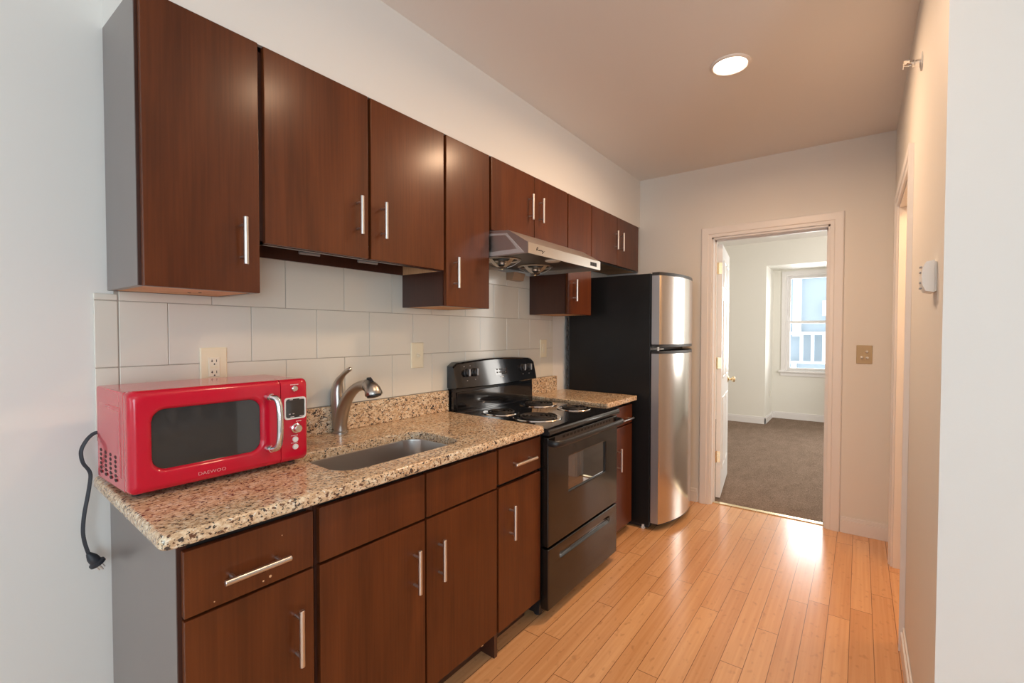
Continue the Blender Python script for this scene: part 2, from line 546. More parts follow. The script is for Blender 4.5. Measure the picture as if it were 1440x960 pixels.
# living room behind the camera, with windows
m = MB().box(LX - .12, LX, LY, 0.0, 0, .6).box(LX - .12, LX, LY, 0.0, 2.4, H).box(LX - .12, LX, LY, -3.05, .6, 2.4).box(LX - .12, LX, -0.95, 0.0, .6, 2.4)
struct('wall_front', m, M_WALL, 'living room wall with a wide window behind the viewer', 'wall')
ww = [(-3.7, -1.7), (0.1, 1.62)]
m = MB().box(LX, LX2, LY - .12, LY, 0, .36).box(LX, LX2, LY - .12, LY, 2.32, H)
xs = [LX] + [v for w_ in ww for v in w_] + [LX2]
for a in range(0, len(xs), 2): m.box(xs[a], xs[a + 1], LY - .12, LY, .36, 2.32)
struct('wall_living_room', m, M_WALL, 'living room wall with two windows behind the viewer', 'wall')
struct('wall_living_room_end', MB().box(LX2, LX2 + .1, LY - .12, LYR, 0, H), M_WALL, 'short living room end wall behind the right corner', 'wall')
# window with blind behind the camera (seen only mirrored in the microwave door)
wx0, wx1 = ww[1]
m = MB()
for x in (wx0, .49, .73, .97, 1.2, 1.43, wx1): m.box(x - .018, x + .018, LY - .010, LY + .012, .36, 2.32)
for z in (.36, 1.4, 2.32): m.box(wx0, wx1, LY - .010, LY + .012, z - .025, z + .025)
m.box(wx0 - .08, wx1 + .08, LY, LY + .03, .30, .345)
w3 = struct('window_3', m, M_TRIM, 'white window with a blind behind the viewer, mirrored in the microwave door', 'window')
m = MB()
z = .38
while z < 2.30:
    m.add([(wx0, LY - .020, z), (wx1, LY - .020, z), (wx1, LY - .034, z + .034), (wx0, LY - .034, z + .034)], [(0, 1, 2, 3)])
    z += .030
m.build('blind', M_GREY, w3)

# baseboards
def baseboard(name, boxes, label):
    m = MB()
    for (x0, x1, y0, y1, nx, ny) in boxes:
        # tall flat board plus a small moulded cap; (nx,ny) points into the room
        m.box(x0, x1, y0, y1, 0.0005, 0.085)
        t = 0.006
        m.box(x0 + (t if nx < 0 else 0), x1 - (t if nx > 0 else 0), y0 + (t if ny < 0 else 0), y1 - (t if ny > 0 else 0), 0.085, 0.108, 0.003)
    return struct(name, m, M_TRIM, label, 'baseboard')


baseboard('baseboard_far', [(XF - .016, XF - .0005, WR + .0005, -1.757, -1, 0), (XF - .016, XF - .0005, -.802, -.01, -1, 0)], 'white baseboard along the end wall beside the bedroom doorway')
baseboard('baseboard_right', [(XC, 1.722, WR + .0005, WR + .014, 0, 1)], 'white baseboard along the right wall near the corner')
baseboard('baseboard_kitchen', [(LX, -.43, -.015, -.0005, 0, -1)], 'white baseboard on the bare wall left of the cabinets')


def casing_profile(m, face, depth_dir, horiz, a0, a1, z1, cw, zb=0.0, edge=.010):
    """moulded casing around an opening. face = coordinate of the wall plane, depth_dir = sign towards the room,
    horiz(h, d, z) -> xyz ; a0 < a1 opening edges, z1 head"""
    prof = [(0.0, 0.0), (0.0, 0.010), (0.006, 0.012), (0.022, 0.012), (0.028, 0.017), (cw - .012, 0.019), (cw - .004, max(.016, edge)), (cw, edge), (cw, 0.0)]
    # left leg, head, right leg with mitres
    def P(o, d, corner):
        if corner == 0: return horiz(a0 - o, d, zb)
        if corner == 1: return horiz(a0 - o, d, z1 + o)
        if corner == 2: return horiz(a1 + o, d, z1 + o)
        return horiz(a1 + o, d, zb)
    rings = [[P(o, d, c) for o, d in prof] for c in range(4)]
    m.loops(rings, True, True)


# bedroom doorway trim (casing + jamb liner)
m = MB()
casing_profile(m, XF, -1, lambda h, d, z: (XF - .0005 - d, h, z), DR, DL, DZ, .08)
struct('trim_1', m, M_TRIM, 'white moulded casing around the bedroom doorway', 'door casing', 25)
m = MB().box(XF, XF + .12, DL - .012, DL - .0005, 0, DZ).box(XF, XF + .12, DR + .0005, DR + .012, 0, DZ).box(XF, XF + .12, DR + .0005, DL - .0005, DZ - .012, DZ - .0005)
m.box(XF + .06, XF + .075, DR + .012, DR + .022, 0, DZ - .012).box(XF + .06, XF + .075, DR + .012, DL - .012, DZ - .024, DZ - .012).box(XF + .06, XF + .075, DL - .022, DL - .012, 0, DZ - .012)
struct('trim_2', m, M_TRIM, 'white jamb lining inside the bedroom doorway', 'door jamb')
m = MB()
casing_profile(m, WR, 1, lambda h, d, z: (h, WR + .0005 + d, z), OX0, OX1, OZ, .062, 0.0, .019)
struct('trim_3', m, M_TRIM, 'white casing around the doorway in the right wall', 'door casing', 25)
m = MB().box(OX1 - .012, OX1 - .0005, WR - .11, WR, 0, OZ).box(OX0 + .0005, OX0 + .012, WR - .11, WR, 0, OZ).box(OX0 + .012, OX1 - .012, WR - .11, WR, OZ - .012, OZ - .0005)
struct('trim_4', m, M_TRIM, 'white jamb lining inside the doorway in the right wall', 'door jamb')
struct('trim_5', MB().box(XF + .045, XF + .085, DR + .013, DL - .013, 0.0005, 0.007, .002), M_BRASS, 'thin pale metal strip where the plank floor meets the carpet', 'threshold')

# bedroom
BX1, BX2, BZ = 6.927, 7.624, 2.72
AY0, AY1, AZ = -0.707, -1.93, 2.364
BY0, BY1 = 0.55, -3.2
struct('floor_bedroom', MB().box(XF + .075, BX2 + .1, BY1, BY0, -0.07, 0.004), M_CARPET, 'brown carpet of the bedroom beyond the doorway', 'carpet')
struct('ceiling_bedroom', MB().box(XF + .121, BX2 + .3, BY1, BY0, BZ, BZ + .1), M_CEIL, 'white bedroom ceiling seen under the door head', 'ceiling')
m = MB().box(BX1, BX1 + .08, AY0, BY0, 0, BZ).box(BX1, BX1 + .08, AY1, AY0, AZ, BZ).box(BX1, BX1 + .08, BY1, AY1, 0, BZ)
m.box(BX1 + .08, BX2, AY0, AY0 + .08, 0, AZ).box(BX1 + .08, BX2, AY1 - .08, AY1, 0, AZ).box(BX1 + .08, BX2, AY1 - .08, AY0 + .08, AZ, AZ + .08)
struct('wall_bedroom_far', m, M_BEDW, 'pale bedroom wall that steps back into the window recess', 'wall')
WY0, WY1, WZ0, WZ1 = -0.885, -1.75, 0.775, 2.285
m = MB().box(BX2, BX2 + .14, AY1 - .1, AY0 + .1, 0, WZ0).box(BX2, BX2 + .14, AY1 - .1, AY0 + .1, WZ1, AZ + .1).box(BX2, BX2 + .14, WY0, AY0 + .1, WZ0, WZ1).box(BX2, BX2 + .14, AY1 - .1, WY1, WZ0, WZ1)
struct('wall_bedroom_window', m, M_BEDW, 'pale wall of the window recess in the bedroom', 'wall')
struct('wall_bedroom_left', MB().box(XF + .12, BX1, BY0, BY0 + .1, 0, BZ), M_BEDW, 'left bedroom wall hidden by the open door', 'wall')
struct('wall_bedroom_right', MB().box(XF + .12, BX1, BY1 - .1, BY1, 0, BZ), M_BEDW, 'right bedroom wall', 'wall')
baseboard('baseboard_bedroom', [(BX1 - .016, BX1 - .0005, AY0 - .016, BY0, -1, 0), (BX1 - .016, BX2, AY0 - .016, AY0 - .0005, 0, -1), (BX2 - .016, BX2 - .0005, AY1, AY0 - .016, -1, 0)],
          'white baseboard stepping into the bedroom window recess')
# double hung window
w1 = thing('window_1', (BX2, (WY0 + WY1) / 2, WZ0), 'white double hung sash window in the bedroom recess', 'window'); w1['kind'] = 'structure'
m = MB()
m.box(BX2 - .018, BX2 - .0005, WY0 - .0, WY0 + .055, WZ0 - .0, WZ1 + .055).box(BX2 - .018, BX2 - .0005, WY1 - .055, WY1, WZ0, WZ1 + .055).box(BX2 - .018, BX2 - .0005, WY1, WY0, WZ1, WZ1 + .055)
m.box(BX2, BX2 + .13, WY0 - .02, WY0 - .0005, WZ0, WZ1).box(BX2, BX2 + .13, WY1 + .0005, WY1 + .02, WZ0, WZ1).box(BX2, BX2 + .13, WY1 + .02, WY0 - .02, WZ1 - .02, WZ1 - .0005)
m.build('window_frame', M_TRIM, w1)
MZ = 1.54
def sash(name, x, z0, z1):
    m = MB(); t = .042
    m.box(x, x + .03, WY0 - .02 - t, WY0 - .02, z0, z1).box(x, x + .03, WY1 + .02, WY1 + .02 + t, z0, z1)
    m.box(x, x + .03, WY1 + .02 + t, WY0 - .02 - t, z0, z0 + t).box(x, x + .03, WY1 + .02 + t, WY0 - .02 - t, z1 - t * .9, z1)
    s = m.build(name, M_TRIM, w1)
    MB().box(x + .013, x + .016, WY1 + .02 + t, WY0 - .02 - t, z0 + t, z1 - t * .9).build('pane', M_PANE, s)
sash('lower_sash', BX2 + .03, WZ0, MZ + .02)
sash('upper_sash', BX2 + .07, MZ - .02, WZ1 - .02)
MB().box(BX2 - .05, BX2 + .03, WY1 - .09, WY0 + .09, WZ0 - .03, WZ0 - .0, .006).box(BX2 - .016, BX2 - .0005, WY1 - .06, WY0 + .06, WZ0 - .085, WZ0 - .03).build('window_sill', M_TRIM, w1)

# building across the street, seen through the bedroom window
fb = thing('building_facade', (11.3, -1.3, -3), 'pale grey blue building with white bands outside the bedroom window', 'building')
MB().box(11.3, 12.0, -7, 5, -3, 2.95).build('wall', M_FACADE, fb)
m = MB()
m.box(11.2, 11.3, -7, 5, 2.62, 3.3).box(11.16, 11.3, -1.72, -1.42, 1.75, 2.62).box(11.16, 11.3, -0.78, -0.62, 1.3, 2.62).box(11.16, 11.3, -1.7, -1.18, 1.75, 2.08)
m.build('white_bands', M_FACADEW, fb)
for k in range(4):
    MB().box(11.1, 11.2, -0.80 - .21 * k - .03, -0.80 - .21 * k + .03, 0.75, 1.34, .01).build('post', M_FACADEW, fb)
MB().box(11.08, 11.22, -7, 5, 1.34, 1.40).box(11.08, 11.22, -7, 5, .70, .75).box(11.2, 11.3, -0.70, -0.6, .3, .7).box(11.2, 11.3, -1.66, -1.56, .3, .7).build('railing', M_FACADEW, fb)

# ------------------------------------------------------------------ bedroom door (structure), opened into the bedroom
PVX, PVY = XF + .122, DL - .013
ANG = math.radians(8.2)
door = thing('door_1', (PVX, PVY, 0), 'white six panel door opened into the bedroom, brass hinges', 'door'); door['kind'] = 'structure'
DW, DT, DH = 0.75, 0.035, 2.075


def dpt(u, t, z):
    """u along the leaf from the hinge edge, t thickness towards -Y"""
    c, s = math.cos(ANG), math.sin(ANG)
    return (PVX + .012 + u * c + t * s, PVY + .0 + u * s - t * c, z)


m = MB()
m.prism([(0, 0), (DW, 0), (DW, DT), (0, DT)], lambda a, b, w: dpt(a, b, w), 0.022, DH)
leaf = m.build('leaf', M_DOORW, door)
for col in range(2):
    u0 = .105 + col * .29; u1 = u0 + .25
    for z0, z1 in ((.23, .83), (.98, 1.63), (1.74, 1.96)):
        m = MB()
        rings = []
        for d, hgt in ((0, 0.0005), (.004, .006), (.016, .006), (.022, .001), (.045, .007)):
            rings.append([dpt(u0 + d, DT + hgt, z0 + d), dpt(u1 - d, DT + hgt, z0 + d), dpt(u1 - d, DT + hgt, z1 - d), dpt(u0 + d, DT + hgt, z1 - d)])
        m.loops(rings, True, True)
        m.build('panel', M_DOORW, leaf, 20)
for zc in (1.88, 1.116, 0.355):
    m = MB()
    m.prism([(-.0015, .002), (-.0, .002), (-.0, .033), (-.0015, .033)], lambda a, b, w: dpt(a, b, w), zc - .045, zc + .045)
    m.box(PVX - .045, PVX - .004, PVY - .0, PVY - .0025, zc - .045, zc + .045)
    m.tube([(PVX + .003, PVY - .004, zc - .047), (PVX + .003, PVY - .004, zc + .047)], .005, 10)
    m.build('hinge', M_BRASS, door)
m = MB()
pk = Vector(dpt(DW - .065, DT, .93)); nrm = (Vector(dpt(0, 1, 0)) - Vector(dpt(0, 0, 0))).normalized()
m.lathe(pk, nrm, [(.030, 0), (.031, .004), (.022, .008), (.011, .012), (.010, .030), (.022, .038), (.027, .050), (.024, .060), (.010, .066)], 20)
m.build('door_knob', M_BRASS, door)

# outlet in the recess, fixture on the bedroom ceiling
t = thing('bedroom_outlet', (7.38, AY0, .36), 'small white outlet plate low on the side of the bedroom window recess', 'outlet')
MB().box(7.345, 7.415, AY0 - .006, AY0 - .0005, .36, .475, .002).build('wall_plate', M_WHITE, t)
m = MB().box(7.362, 7.398, AY0 - .0075, AY0 - .006, .378, .41).box(7.362, 7.398, AY0 - .0075, AY0 - .006, .425, .457); m.build('receptacle', M_ALMOND, t)
t = thing('ceiling_disc', (6.35, -0.88, BZ), 'small round pale fitting on the bedroom ceiling under the door head', 'ceiling fitting')
MB().lathe((6.35, -.88, BZ - .0005), (0, 0, -1), [(.11, 0), (.115, .012), (.10, .03), (.05, .045)], 28).build('cover', M_WHITE, t)

# ------------------------------------------------------------------ tiled backsplash
m = MB()
m.mi = 0
m.box(-.424, 2.108, -.005, -.0008, 1.03, 1.4705).box(-.38, 2.108, -.005, -.0008, 1.4705, 1.748)
m.mi = 1
TW, TH, z1r = .257, .2045, 1.4505
rows = [(1.2465, 1.0425), (1.4505, 1.2490)]
def tiles(zlo, zhi, xoff):
    x = xoff
    while x - TW > -.37: x -= TW
    x -= TW
    while x < 2.108:
        a, b_ = max(x, -.370) + .001, min(x + TW, 2.108) - .001
        if b_ - a > .01: m.box(a, b_, -.0085, -.002, zlo + .001, zhi - .001, .0012, 1)
        x += TW
tiles(1.042, 1.2475, .140)
tiles(1.2475, 1.4505, .012)
tiles(1.4505, 1.656, .140)
tiles(1.656, 1.7475, .012)
for zlo, zhi in ((1.042, 1.2475), (1.2475, 1.4505), (1.4505, 1.472)):
    m.box(-.427, -.372, -.0085, -.0012, zlo + .001, zhi - .001, .003, 2)
tag(m.build('tile_backsplash', [M_GROUT, M_TILE]), 'cream rectangular wall tiles in running bond above the counter', 'tiles')

# ------------------------------------------------------------------ cabinets


def pull(parent, x, z, y_face, length=.143, horizontal=False):
    yb = y_face - .031; hl = length / 2; ps = hl - .0235
    m = MB()
    if horizontal:
        m.tube([(x - hl, yb, z), (x - hl + .001, yb, z), (x + hl - .001, yb, z), (x + hl, yb, z)], [.0060, .0070, .0070, .0060], 14)
        pts = ((x - ps, z), (x + ps, z))
    else:
        m.tube([(x, yb, z - hl), (x, yb, z - hl + .001), (x, yb, z + hl - .001), (x, yb, z + hl)], [.0060, .0070, .0070, .0060], 14)
        pts = ((x, z - ps), (x, z + ps))
    for px, pz in pts: m.cyl((px, y_face + .0005, pz), (px, yb, pz), .0048, 10)
    return m.build('handle', M_NICKEL, parent)


UF, UB = -.3115, -.2905     # door face and carcass front of the wall cabinets


def carcass(parent, x0, x1, z0, z1, under=M_PLY, yb=-.0095, yf=UB):
    """side panels, top, bottom, back and a dark front recess"""
    m = MB(); t = .016
    m.box(x0, x0 + t, yb, yf, z0, z1).box(x1 - t, x1, yb, yf, z0, z1).box(x0 + t, x1 - t, yb, yf, z1 - t, z1).box(x0 + t, x1 - t, yb, yb - .008, z0, z1 - t)
    m.box(x0 + t, x1 - t, yf + .02, yf, z0, z0 + .03)
    b_ = m.build('carcass', M_WOODB, parent)
    MB().box(x0 + t, x1 - t, yf + .004, yf + .019, z0 + .031, z1 - t).build('front_recess', M_GAP, parent)
    return b_


def wall_cabinet(x0, x1, z0, doors, label, raw=True, ztop=2.2575):
    t = thing('wall_cabinet', ((x0 + x1) / 2, -.15, z0), label, 'wall cabinet', 'dark wood wall cabinets')
    carcass(t, x0, x1, z0, ztop)
    if raw:
        MB().box(x0 + .0165, x1 - .0165, -.018, UB + .0205, z0 + .001, z0 + .008).build('underside_panel', M_PLY, t)
    for (a, b_, dz0, dz1, hx, hz) in doors:
        d = MB().box(a, b_, UF, UB - .001, dz0, dz1, .0028, 2).build('door', M_WOOD, t)
        if hx is not None: pull(d, hx, hz, UF)
    return t


t = wall_cabinet(-.394, -.0885, 1.4795, [(-.388, -.0935, 1.478, 2.257, -.147, 1.632)], 'tall single door dark wood wall cabinet at the left end, above the red microwave')
MB().box(-.3958, -.3942, -.010, UB, 1.4797, 2.2573).build('end_sheen_panel', M_ENDSHEEN, t)  # thin sheet carrying the painted reflection on the cabinet side
for hx, hy in ((-.222, -.12), (-.203, -.15)): MB().lathe((hx, hy, 1.4803), (0, 0, -1), [(.0045, 0), (.0045, .001)], 12).build('screw_hole', M_GAP, t)
# cabinet over the sink with a hollow underside
t = thing('wall_cabinet', (.314, -.15, 1.637), 'short two door dark wood wall cabinet above the sink', 'wall cabinet', 'dark wood wall cabinets')
m = MB()
x0, x1, z0 = -.086, .7145, 1.637
m.box(x0, x0 + .016, -.0095, UB, z0, 2.2575).box(x1 - .003, x1, -.0095, UB, z0 + .045, 2.2575).box(x0, x1, -.0095, UB, 2.2415, 2.2575)
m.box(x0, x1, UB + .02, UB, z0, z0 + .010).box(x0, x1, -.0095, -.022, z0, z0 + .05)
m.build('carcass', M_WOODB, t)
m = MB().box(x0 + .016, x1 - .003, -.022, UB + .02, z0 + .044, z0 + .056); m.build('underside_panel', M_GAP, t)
MB().box(x1 - .006, x1 - .0005, -.0225, UB + .0205, z0 + .001, z0 + .0435).build('raw_edge', M_PLY, t)
for xa, xb in ((.131, .209), (.385, .475)):
    MB().tube([(xa, -.128, z0 + .020), (xb, -.136, z0 + .020)], .0065, 10).box((xa + xb) / 2 - .004, (xa + xb) / 2 + .004, -.140, -.124, z0 + .022, z0 + .0435).build('light_clip', M_GREY, t)
for a, b_, hx in ((-.077, .3065, .258), (.3185, .7055, .3665)):
    d = MB().box(a, b_, UF, UB - .001, 1.6385, 2.2555, .0028, 2).build('door', M_WOOD, t)
    pull(d, hx, 1.792, UF)
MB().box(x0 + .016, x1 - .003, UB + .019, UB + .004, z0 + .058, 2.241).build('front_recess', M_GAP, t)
wall_cabinet(.7165, 1.0315, 1.4795, [(.7195, 1.0225, 1.4785, 2.2545, .771, 1.633)], 'narrow tall dark wood wall cabinet between the sink and the range hood')
wall_cabinet(1.033, 1.8035, 1.878, [(1.040, 1.4235, 1.884, 2.2565, 1.372, 2.068), (1.4285, 1.800, 1.884, 2.2565, 1.478, 2.068)], 'short two door dark wood wall cabinet above the range hood', False)
wall_cabinet(1.806, 2.1305, 1.4815, [(1.812, 2.128, 1.4805, 2.2555, 1.876, 1.636)], 'narrow tall dark wood wall cabinet right of the range hood')
wall_cabinet(2.133, 3.0265, 1.878, [(2.137, 2.553, 1.881, 2.2545, 2.507, 2.067), (2.557, 2.970, 1.881, 2.2545, 2.612, 2.067)], 'short two door dark wood wall cabinet above the refrigerator')

BF, BB = -.655, -.635
SHEAR[:] = [.045, -.66]
def base_cabinet(x0, x1, zb, label, bf=BF, toe=.105):
    t = thing('base_cabinet', ((x0 + x1) / 2, bf / 2, 0), label, 'base cabinet', 'dark wood base cabinets')
    bb = bf + .021; w = .018
    m = MB()
    m.box(x0, x0 + w, -.012, bb, toe if False else 0.0005, .8965).box(x1 - w, x1, -.012, bb, toe, .8965).box(x0 + w, x1 - w, -.012, -.02, toe, .8965).box(x0 + w, x1 - w, -.02, bb, toe, toe + .016)
    m.box(x0 + w, x1 - w, bb + .018, bb, .878, .8965)
    m.build('carcass', M_WOODB, t)
    MB().box(x0 + w, x1 - w, bb + .004, bb + .016, toe + .016, .878).build('front_recess', M_GAP, t)
    MB().box(x0 + w, x1, bb + .075, bb + .088, 0.0005, toe).build('toe_kick', M_WOODB, t)
    return t


def front(t, name, x0, x1, z0, z1, bf=BF):
    return MB().box(x0, x1, bf, bf + .020, z0, z1, .0028, 2).build(name, M_WOOD, t)


t = base_cabinet(-.426, -.1115, 0, 'drawer over door base cabinet at the left end of the row, under the microwave')
MB().box(-.4278, -.4262, -.012, BB + .001, .0005, .8963).build('end_sheen_panel', M_ENDSHEEN, t)  # same painted reflection on the lower cabinet side
d = front(t, 'drawer', -.419, -.121, .722, .872); pull(d, -.272, .783, BF, .152, True)
for sx, sz, r in ((-.235, .742, .0035), (-.252, .737, .0022), (-.205, .835, .0015), (-.36, .736, .0015)):
    MB().lathe((sx, BF - .0002, sz), (0, -1, 0), [(r, 0), (r * .6, .0004)], 9).build('chip_mark', M_PLY, d)
d = front(t, 'door', -.419, -.121, .118, .716); pull(d, -.170, .560, BF, .148)
t = base_cabinet(-.1095, .669, 0, 'wide sink base cabinet with two plain false fronts over two doors')
front(t, 'false_front', -.104, .277, .722, .874); front(t, 'false_front', .284, .664, .722, .874)
d = front(t, 'door', -.104, .277, .118, .7145); pull(d, .229, .565, BF, .146)
d = front(t, 'door', .284, .664, .118, .7145); pull(d, .341, .561, BF, .146)
MB().box(.60, .612, BF + .03, BF + .034, .085, .1045).build('toe_clip', M_NICKEL, t)
t = base_cabinet(.671, .985, 0, 'narrow base cabinet with drawer and door, left of the range')
d = front(t, 'drawer', .676, .983, .729, .876); pull(d, .833, .799, BF, .16, True)
d = front(t, 'door', .676, .983, .112, .7155); pull(d, .750, .557, BF, .146)
MB().box(.93, .942, BF + .03, BF + .034, .082, .1045).build('toe_clip', M_NICKEL, t)
RBF = -.585
t = base_cabinet(1.768, 2.217, 0, 'narrow base cabinet squeezed between the range and the refrigerator', RBF, .06)
d = front(t, 'drawer', 1.775, 2.212, .748, .872, RBF); pull(d, 2.085, .785, RBF, .165, True)
d = front(t, 'door', 1.775, 2.212, .062, .738, RBF); pull(d, 1.978, .536, RBF, .15)

# ------------------------------------------------------------------ counter with undermount sink
CZ0, CZ1 = .897, .930
SKX, SKY, SKW, SKD = .275, -.430, .270, .157
cen = (SKX, SKY)
def counter_ring(rect, z, angs): return [(x, y, z) for x, y in rr_loop(cen, rect, angs)]
CX0, CX1, CY0, CY1 = -.467, .981, -.0105, -.6855
def orect(d, r=.018): return ((CX0 + CX1) / 2, (CY0 + CY1) / 2, (CX1 - CX0) / 2 - d, (CY0 - CY1) / 2 - d, r)
hole = (SKX, SKY, SKW, SKD, .075)
angs = rr_angles(cen, [orect(0), hole], 64)
m = MB()
rings = [counter_ring(hole, CZ0, angs)]
for d, z in ((.004, CZ0), (.0, CZ0 + .006), (.0, CZ1 - .012), (.0025, CZ1 - .005), (.006, CZ1 - .0015), (.012, CZ1)): rings.append(counter_ring(orect(d, .02), z, angs))
rings.append(counter_ring((SKX, SKY, SKW + .003, SKD + .003, .077), CZ1, angs)); rings.append(counter_ring(hole, CZ1 - .003, angs))
m.loops(rings, closed=True)
ct = thing('granite_countertop', (.257, -.35, CZ0), 'long speckled beige granite countertop with the sink cut into it', 'countertop', 'granite countertops')
m.build('slab', M_GRANITE, ct, 50)
MB().box(-.35, .986, -.0105, -.030, CZ1 + .0003, 1.0415, .0015, 1).build('upstand', M_GRANITE, ct)
ct2 = thing('granite_countertop', (1.99, -.31, CZ0), 'short piece of speckled granite countertop between the range and the refrigerator', 'countertop', 'granite countertops')
MB().box(1.764, 2.226, -.0105, -.616, CZ0, CZ1, .006, 3).build('slab', M_GRANITE, ct2)
MB().box(1.764, 2.104, -.0105, -.030, CZ1 + .0003, 1.0415, .0015, 1).build('upstand', M_GRANITE, ct2)

sk = thing('kitchen_sink', (SKX, SKY, CZ0 - .19), 'stainless steel undermount sink set into the granite', 'sink')
m = MB()
def srect(d, r=.078): return (SKX, SKY, SKW + .006 - d, SKD + .006 - d, max(r - d * .3, .03))
sa = rr_angles(cen, [srect(0), srect(.03)], 48)
prof = [(-.022, -.001), (0.0, -.001), (.002, -.006), (.005, -.06), (.009, -.14), (.016, -.162), (.030, -.174), (.06, -.178), (.105, -.182)]
rings = [[(x, y, CZ0 + dz) for x, y in rr_loop(cen, srect(d), sa)] for d, dz in prof]
m.loops(rings, False, True)
m.build('basin', M_SINK, sk, 60)
MB().lathe((SKX, SKY, CZ0 - .181), (0, 0, 1), [(.042, 0), (.043, .003), (.036, .004), (.030, .001), (.008, .0012)], 24).build('drain', M_CHROME, sk)

SHEAR[:] = [0, 0]
# faucet
FX = .338
fa = thing('kitchen_faucet', (FX, -.062, CZ1), 'brushed steel single lever faucet with curved spout behind the sink', 'faucet')
MB().lathe((FX, -.062, CZ1), (0, 0, 1), [(.033, 0), (.033, .006), (.029, .010), (.027, .012)], 28).build('base_ring', M_FAUCET, fa)
m = MB()
def spl(pts, n):
    """Catmull-Rom through pts of any length"""
    out = []
    P = [pts[0]] + list(pts) + [pts[-1]]
    for i in range(1, len(P) - 2):
        for k in range(n):
            tt = k / n
            out.append(tuple(.5 * ((2 * P[i][j]) + (-P[i - 1][j] + P[i + 1][j]) * tt + (2 * P[i - 1][j] - 5 * P[i][j] + 4 * P[i + 1][j] - P[i + 2][j]) * tt ** 2 + (-P[i - 1][j] + 3 * P[i][j] - 3 * P[i + 1][j] + P[i + 2][j]) * tt ** 3) for j in range(len(pts[0]))))
    out.append(tuple(pts[-1]))
    return out
sp = spl([(-.064, .940, .027), (-.067, .975, .027), (-.085, 1.030, .026), (-.118, 1.083, .0235), (-.165, 1.122, .0205), (-.215, 1.142, .0205), (-.255, 1.144, .026)], 6)
m.tube([(FX, y, z) for y, z, r in sp], [r for y, z, r in sp], 20, ref=(1, 0, 0))
m.build('spout', M_FAUCET, fa)
m = MB()
sp = spl([(-.235, 1.146, .0212), (-.256, 1.146, .0245), (-.274, 1.140, .0285), (-.286, 1.129, .0325), (-.293, 1.116, .0350), (-.296, 1.108, .0335)], 5)
m.tube([(FX, y, z) for y, z, r in sp], [r for y, z, r in sp], 22, ref=(1, 0, 0), flat=.88)
hd = m.build('spray_head', M_FAUCET, fa)
MB().lathe((FX, -.2955, 1.1085), (0, -.32, -.95), [(.0285, 0), (.027, .006), (.014, .009)], 20).build('nozzle', M_BLACKP, hd)
MB().tube([(FX, -.252, 1.170), (FX, -.272, 1.168), (FX, -.290, 1.159)], [.006, .011, .006], 12, flat=.5).build('spray_button', M_BLACKP, hd)
m = MB()
sp = spl([(-.056, .950, .0265), (-.050, 1.01, .0270), (-.044, 1.070, .0275), (-.043, 1.110, .0245), (-.056, 1.148, .0165), (-.088, 1.178, .0105), (-.118, 1.196, .0095), (-.137, 1.205, .0085), (-.141, 1.207, .003)], 6)
m.tube([(FX, y, z) for y, z, r in sp], [r for y, z, r in sp], 18, ref=(1, 0, 0))
m.build('lever_handle', M_FAUCET, fa)

# ------------------------------------------------------------------ microwave
MX0, MX1, MZ0, MZ1 = -.4435, .0195, .943, 1.206
MFY, MBK = -.386, -.095
mw = thing('microwave_oven', ((MX0 + MX1) / 2, -.24, CZ1), 'bright red retro microwave oven on the left end of the counter', 'microwave')
m = MB()
m.box(MX0 + .001, MX1 - .001, MBK, MFY + .042, MZ0 + .002, MZ1 - .003, .006, 2)
case = m.build('case', M_RED, mw)
m = MB()
rings = []
for d, hgt in ((0, .0002), (.004, .0014), (.012, .0014)):
    rings.append([(MX0 + .001 - hgt, y, z) for y, z in ((-.125 - d, MZ0 + .035 + d), (-.318 + d, MZ0 + .035 + d), (-.318 + d, MZ1 - .045 - d), (-.125 - d, MZ1 - .045 - d))])
m.loops(rings, False, True)
m.build('side_panel', M_RED, case)
for i, y in enumerate((-.140, -.185, -.230, -.275)):
    m = MB()
    for k in range(6):
        z = MZ0 + .024 + k * .0122
        rr = [(y + .0095 * math.cos(a), z + .0043 * math.sin(a)) for a in [2 * PI * q / 12 for q in range(12)]]
        m.prism(rr, lambda u, v, w: (w, u, v), MX0 - .0003, MX0 - .0010)
    m.build('vent_slots', M_GAP, case)
def clip_loop(c, rect, angs, umin, umax):
    out = []
    for (u, v) in rr_loop(c, rect, angs):
        k = 1.0
        if u > umax: k = (umax - c[0]) / (u - c[0])
        if u < umin: k = (umin - c[0]) / (u - c[0])
        out.append((c[0] + (u - c[0]) * k, c[1] + (v - c[1]) * k))
    return out


fcx, fcz = (MX0 + MX1) / 2, (MZ0 + MZ1) / 2
def face_rect(d, r): return (fcx, fcz, (MX1 - MX0) / 2 - d, (MZ1 - MZ0) / 2 - d, r)
FACE = ((0.001, 0, .014), (0, .002, .014), (0, .022, .016), (.0015, .029, .018), (.006, .036, .020), (.013, .0395, .022), (.018, .040, .022))
def seam_angles(c, u): return [math.atan2(v - c[1], u - c[0]) % (2 * PI) for v in [fcz + s_ * ((MZ1 - MZ0) / 2 - d) for d, w_, r_ in FACE for s_ in (-1, 1)]]


def fdoor(u, v, w): return (u, MFY + .04 - w, v)
